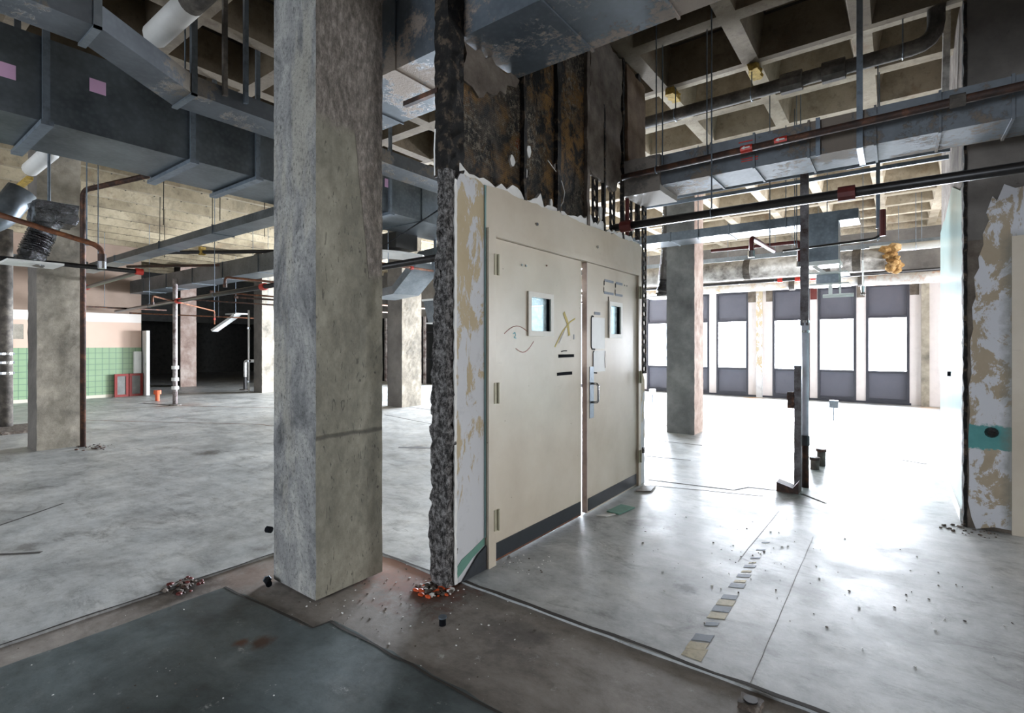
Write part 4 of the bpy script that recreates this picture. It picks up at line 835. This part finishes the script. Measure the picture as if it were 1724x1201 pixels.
# hanging wires
wires = [(-8.2, 3.6), (-9.2, 3.2), (-10.1, 4.3), (-8.8, 4.6), (-7.4, 4.9), (-11.4, 3.9), (-12.6, 4.4), (-6.6, 3.9)]
w0 = tag(obj('hanging_wire', tube([(0, 0, 0), (.01, 0, .6), (0, .01, 1.25)], .006, 5), 'ink'), 'thin ceiling wire dangling over the left room', 'wire', 'ceiling wires over the left room')
wires.sort(key=lambda p: (p[0]*.8018+p[1]*.5976)/(-p[0]*.5976+p[1]*.8018))
rank = ['leftmost', 'second from the left', 'third from the left', 'fourth from the left', 'fourth from the right', 'third from the right', 'second from the right', 'rightmost']
for i, (x, y) in enumerate(wires):
    o = w0 if i == 0 else w0.copy()
    if i: C.objects.link(o)
    o.location = (x, y, 4.56-1.25); o['label'] = 'thin wire dangling from the left ceiling, %s of the eight' % rank[i]
t = thing('guy_wire', 'taut diagonal wire from the near column to the torn wall end', 'wire', (-2.2, 2.2, 2.2)); obj('wire', tube([(-2.23, 2.25, 2.25), (-5.5, 4.3, 2.62)], .005, 5), 'ink', t)
# left room fixtures
t = thing('lamp_housing', 'tilted white lamp housing dangling in front of the dark room', 'lamp', (-17.2, 8.0, 2.1)); obj('housing', sweep(B(), [(-17.7, 7.6, 1.90), (-17.2, 8.0, 2.35), (-17.1, 8.05, 2.44)], 0, square=(.36, .07)), 'white_metal', t); rod(t, -17.15, 8.02, 2.4)
obj('end_tray', box(-17.5, -16.8, 7.85, 8.25, 2.42, 2.46), 'white_metal', t)
t = thing('ceiling_lamp', 'bright white lamp frame near the top of the dark opening', 'lamp', (-16.2, 8.9, 2.25))
obj('lamp_frame', box(-17.3, -16.2, 8.7, 9.1, 2.12, 2.22), 'white_metal', t); obj('lamp_frame', box(-17.1, -16.3, 8.75, 8.95, 2.34, 2.4), 'white_metal', t); obj('post', box(-16.8, -16.72, 8.8, 8.9, 2.2, 2.55), 'white_metal', t); rod(t, -16.76, 8.85, 2.5)
t = thing('hanging_lamp', 'black bell shaped hanger on a rod left of the near column', 'hanger', (-6.3, 3.9, 2.7)); obj('bell', tube([(-6.35, 3.6, 2.88), (-6.35, 3.6, 2.93), (-6.35, 3.6, 2.98)], .06, 12, radii=[.03, .07, .05]), 'ink', t); rod(t, -6.35, 3.6, 2.4, 4.56, .008, mat='ink')
# things leaning against / fixed to the tiled wall
def red_frame(label, y0, y1):
    t = thing('framed_panel', label, 'panel', (-17.15, (y0+y1)/2, 0)); bm = B(); z1 = .63; tk = .06
    for a, b, c, d in ((y0, y1, 0, tk), (y0, y1, z1-tk, z1), (y0, y0+tk, tk, z1-tk), (y1-tk, y1, tk, z1-tk)): bx(bm, -17.22, -17.17, a, b, c, d)
    obj('frame', bm, 'red_paint', t); obj('panel', box(-17.21, -17.19, y0+tk, y1-tk, tk, z1-tk), 'col_gray', t)
red_frame('red rimmed panel leaning on the tiled wall, left of the pair', 4.80, 5.12); red_frame('red rimmed panel leaning on the tiled wall, right of the pair', 5.14, 5.46)
t = thing('loose_door', 'narrow white door leaf standing open at the end of the tiled wall', 'door', (-17.2, 5.6, 0)); obj('leaf', box(-17.32, -16.95, 5.49, 5.53, .01, 1.84), 'white', t); obj('knob', tube([(-16.97, 5.46, .9), (-16.97, 5.49, .9)], .03, 8), 'chrome', t); obj('edge_board', box(-16.95, -16.90, 5.46, 5.54, .01, 1.84), 'white_metal', t)
tag(obj('wall_box', box(-17.3, -17.22, 5.26, 5.44, .62, 1.25), 'white_metal'), 'white upright box on the tiled wall above the red panels', 'box')
tag(obj('switch_panel', box(-17.3, -17.27, 2.62, 2.98, 1.58, 1.95), 'col_far'), 'peach access panel on the left wall', 'panel')

# ------------------------------------------------------------------ steel post and grey pipe in the right room
t = thing('steel_post', 'dark scabby steel post with a grey pipe rising from a rusty shoe', 'post', (-.74, 5.9, 0))
ch = B(); 
for q in ((-.765, -.695, 5.86, 5.868, 1.62, 3.14), (-.765, -.757, 5.868, 5.92, 1.62, 3.14), (-.703, -.695, 5.868, 5.92, 1.62, 3.14)): bx(ch, *q)
obj('upper_channel', ch, 'post', t); obj('grey_pipe', tube([(-.725, 5.89, .50), (-.725, 5.89, 1.66)], .032, 12), simple('grey_pipe_paint', S(205, 208, 220), .4), t, True)
for z in (1.56, 1.66, ): obj('clamp', tube([(-.725, 5.89, z-.012), (-.725, 5.89, z+.012)], .038, 12), 'chrome', t)
obj('rubber_coupling', tube([(-.725, 5.89, .42), (-.725, 5.89, .52)], .04, 12), 'rubber', t); obj('lower_pipe', tube([(-.725, 5.89, 0), (-.725, 5.89, .43)], .033, 12), 'rust', t, True)
t = thing('steel_angle', 'short rusty steel angle standing beside the grey pipe', 'post', (-.78, 5.72, 0)); ab = B(); bx(ab, -.80, -.742, 5.72, 5.727, 0, 1.22); bx(ab, -.748, -.742, 5.727, 5.78, 0, 1.22)
obj('angle', ab, 'post', t); obj('side_bracket', displaced_box(-.86, -.80, 5.71, 5.75, .80, .96, .02, .01, 20), 'rust', t)
sh = B(); prism(sh, [(-.93, 0), (-.74, 0), (-.74, .12), (-.79, .05), (-.93, .09)], 'y', 5.56, 5.72); obj('base_shoe', sh, 'rust', t)
for y, h, lb in ((6.80, .13, 'short grey pipe stub behind the steel post, nearer one'), (7.05, .19, 'short grey pipe stub behind the steel post, farther one')):
    t = thing('pipe_stub', lb, 'pipe stub', (-.74+(y-6.8)*.15, y, 0)); x = t.location.x; obj('stub', tube([(x, y, 0), (x, y, h)], .045, 12), 'dark_pipe', t, True); obj('rim', tube([(x, y, h-.02), (x, y, h+.01)], .055, 12), 'rust', t)
for x, y, h, lb in ((-.935, 11.45, .26, 'grey floor outlet box on a thin conduit right of the steel post'), (-4.75, 12.1, .24, 'white floor outlet box on thin conduits beside the right jamb')):
    t = thing('outlet_box', lb, 'outlet box', (x, y, 0)); obj('box', box(x-.07, x+.07, y-.04, y+.04, h-.02, h+.12), 'galv' if x > -2 else 'white_metal', t); obj('conduit', tube([(x, y, 0), (x, y, h)], .012, 6), 'steel', t)

# ------------------------------------------------------------------ small things on the floor
tag(obj('floor_tile', prism(B(), [(-1.975, 4.0), (-1.855, 3.99), (-1.82, 4.235), (-1.955, 4.245)], 'z', .002, .010), 'green_tile'), 'loose green floor tile lying in front of the right door leaf', 'tile')
tag(obj('floor_tile', prism(B(), [(-2.02, 4.72), (-1.90, 4.80), (-1.93, 5.0), (-2.04, 4.93)], 'z', .002, .012), 'floor_brown'), 'broken grey tile piece on the floor by the right jamb', 'tile')
tag(obj('floor_tile', prism(B(), [(-2.0, 3.86), (-1.92, 3.88), (-1.88, 3.98), (-1.90, 3.99)], 'z', .001, .006), 'white'), 'thin pale tile sliver beside the green tile', 'tile')
# worn hazard tape: one strip, alternating grey and yellow blocks
tp = thing('hazard_tape', 'worn grey and yellow hazard tape stuck along the right floor', 'tape', (-.75, 2.4, 0))
y = 2.42; i = 0
worn = [1, 1, 0, .5, 1, 1, 1, .8, 0, .9, .5, .7, .4, .6, .2, .4, 0, .4, 0, .3]
obj('glue_patch', prism(B(), [(-.79, 2.36), (-.70, 2.36), (-.70, 2.47), (-.785, 2.45)], 'z', 0, .0012), 'tape_yellow', tp)
for i, q in enumerate(worn):
    if q > 0:
        w2 = .04*q**.5; sk_ = .035
        pts = rough_poly([(-.75-w2, y), (-.75+w2, y+sk_), (-.75+w2, y+sk_+.07*q), (-.75-w2, y+.07*q)], .03, .003 if q > .7 else .006)
        obj('grey_block' if i % 2 else 'yellow_block', prism(B(), pts, 'z', 0, .0015), 'tape_grey' if i % 2 else 'tape_yellow', tp)
    y += .085
t = thing('floor_socket', 'round rusty floor socket in the brown strip at the bottom right', 'socket', (-.46, 2.20, -.012)); obj('ring', displaced_box(-.50, -.42, 2.165, 2.235, -.012, .012, .01, .006, 40), 'debris', t); obj('cap', tube([(-.46, 2.2, .0), (-.46, 2.2, .018)], .026, 12), 'black_steel', t)
t = thing('pipe_stub', 'small black pipe stub in the brown floor strip near the foreground', 'pipe stub', (-1.86, 1.90, -.012)); obj('stub', tube([(-1.86, 1.9, -.012), (-1.86, 1.9, .03)], .018, 12), 'ink', t); obj('rim', tube([(-1.86, 1.9, .025), (-1.86, 1.9, .032)], .022, 12), 'steel', t)
t = thing('pipe_fitting', 'small black metal fitting on the floor at the foot of the near column', 'fitting', (-3.0, 1.60, 0)); obj('body', tube([(-3.03, 1.60, .012), (-2.96, 1.575, .012)], .018, 10), 'ink', t); obj('nut', tube([(-3.035, 1.602, .012), (-3.02, 1.597, .012)], .024, 6), 'steel', t)
tag(obj('pipe_clip', tube([(-3.04, 1.63, .30), (-3.07, 1.62, .30)], .02, 8), 'ink'), 'small black peg on the left face of the near column', 'peg')
def heap(name, label, x, y, r, n, zb, mats=('debris',), big=.02):
    bm = B()
    for i in range(n):
        a = random.uniform(0, 2*PI); q = r*random.random()**.7; s = random.uniform(.25, 1)*big
        m = bmesh.ops.create_icosphere(bm, subdivisions=1, radius=s, matrix=Matrix.Translation((x+q*math.cos(a), y+q*math.sin(a)*.8, zb+s*.45)) @ Matrix.Diagonal((random.uniform(.6, 1.8), random.uniform(.6, 1.6), .6, 1)))
        fi = random.randrange(len(mats))
        for v in m['verts']:
            for f in v.link_faces: f.material_index = fi
    return tag(obj(name, bm, list(mats)), label, 'debris', None, 'stuff')
heap('debris', 'pile of rust and rubble at the foot of the torn wall end', -2.17, 2.14, .12, 90, -.012, ('debris', 'orange', 'rust', 'debris', 'gyp'), .02)
heap('debris', 'reddish crumbs gathered left of the near column', -3.38, 1.28, .13, 45, -.005, ('debris', 'dark_red', 'rust'), .02)
heap('debris', 'plaster crumbs along the door threshold', -2.0, 2.75, .25, 60, 0, ('debris', 'gyp'), .006)
heap('debris', 'white plaster chips scattered over the brown floor strip', -1.9, 1.95, .6, 110, -.012, ('gyp', 'debris'), .005)
heap('debris', 'small chips scattered along the right floor', -.7, 3.7, 1.3, 130, 0, ('debris', 'gyp'), .006)
heap('debris', 'chips scattered over the dark foreground floor', -2.6, .9, .9, 40, 0, ('gyp', 'debris'), .004)
heap('debris', 'grey crumbs at the foot of the right wall return', .45, 5.25, .18, 45, 0, ('debris',), .012)
heap('debris', 'crumbs around the base of the near column', -2.55, 1.95, .5, 70, -.012, ('debris', 'gyp'), .006)
heap('debris', 'dust and scraps beside the far left column base', -8.95, 2.3, .3, 30, 0, ('rust', 'debris'), .02)
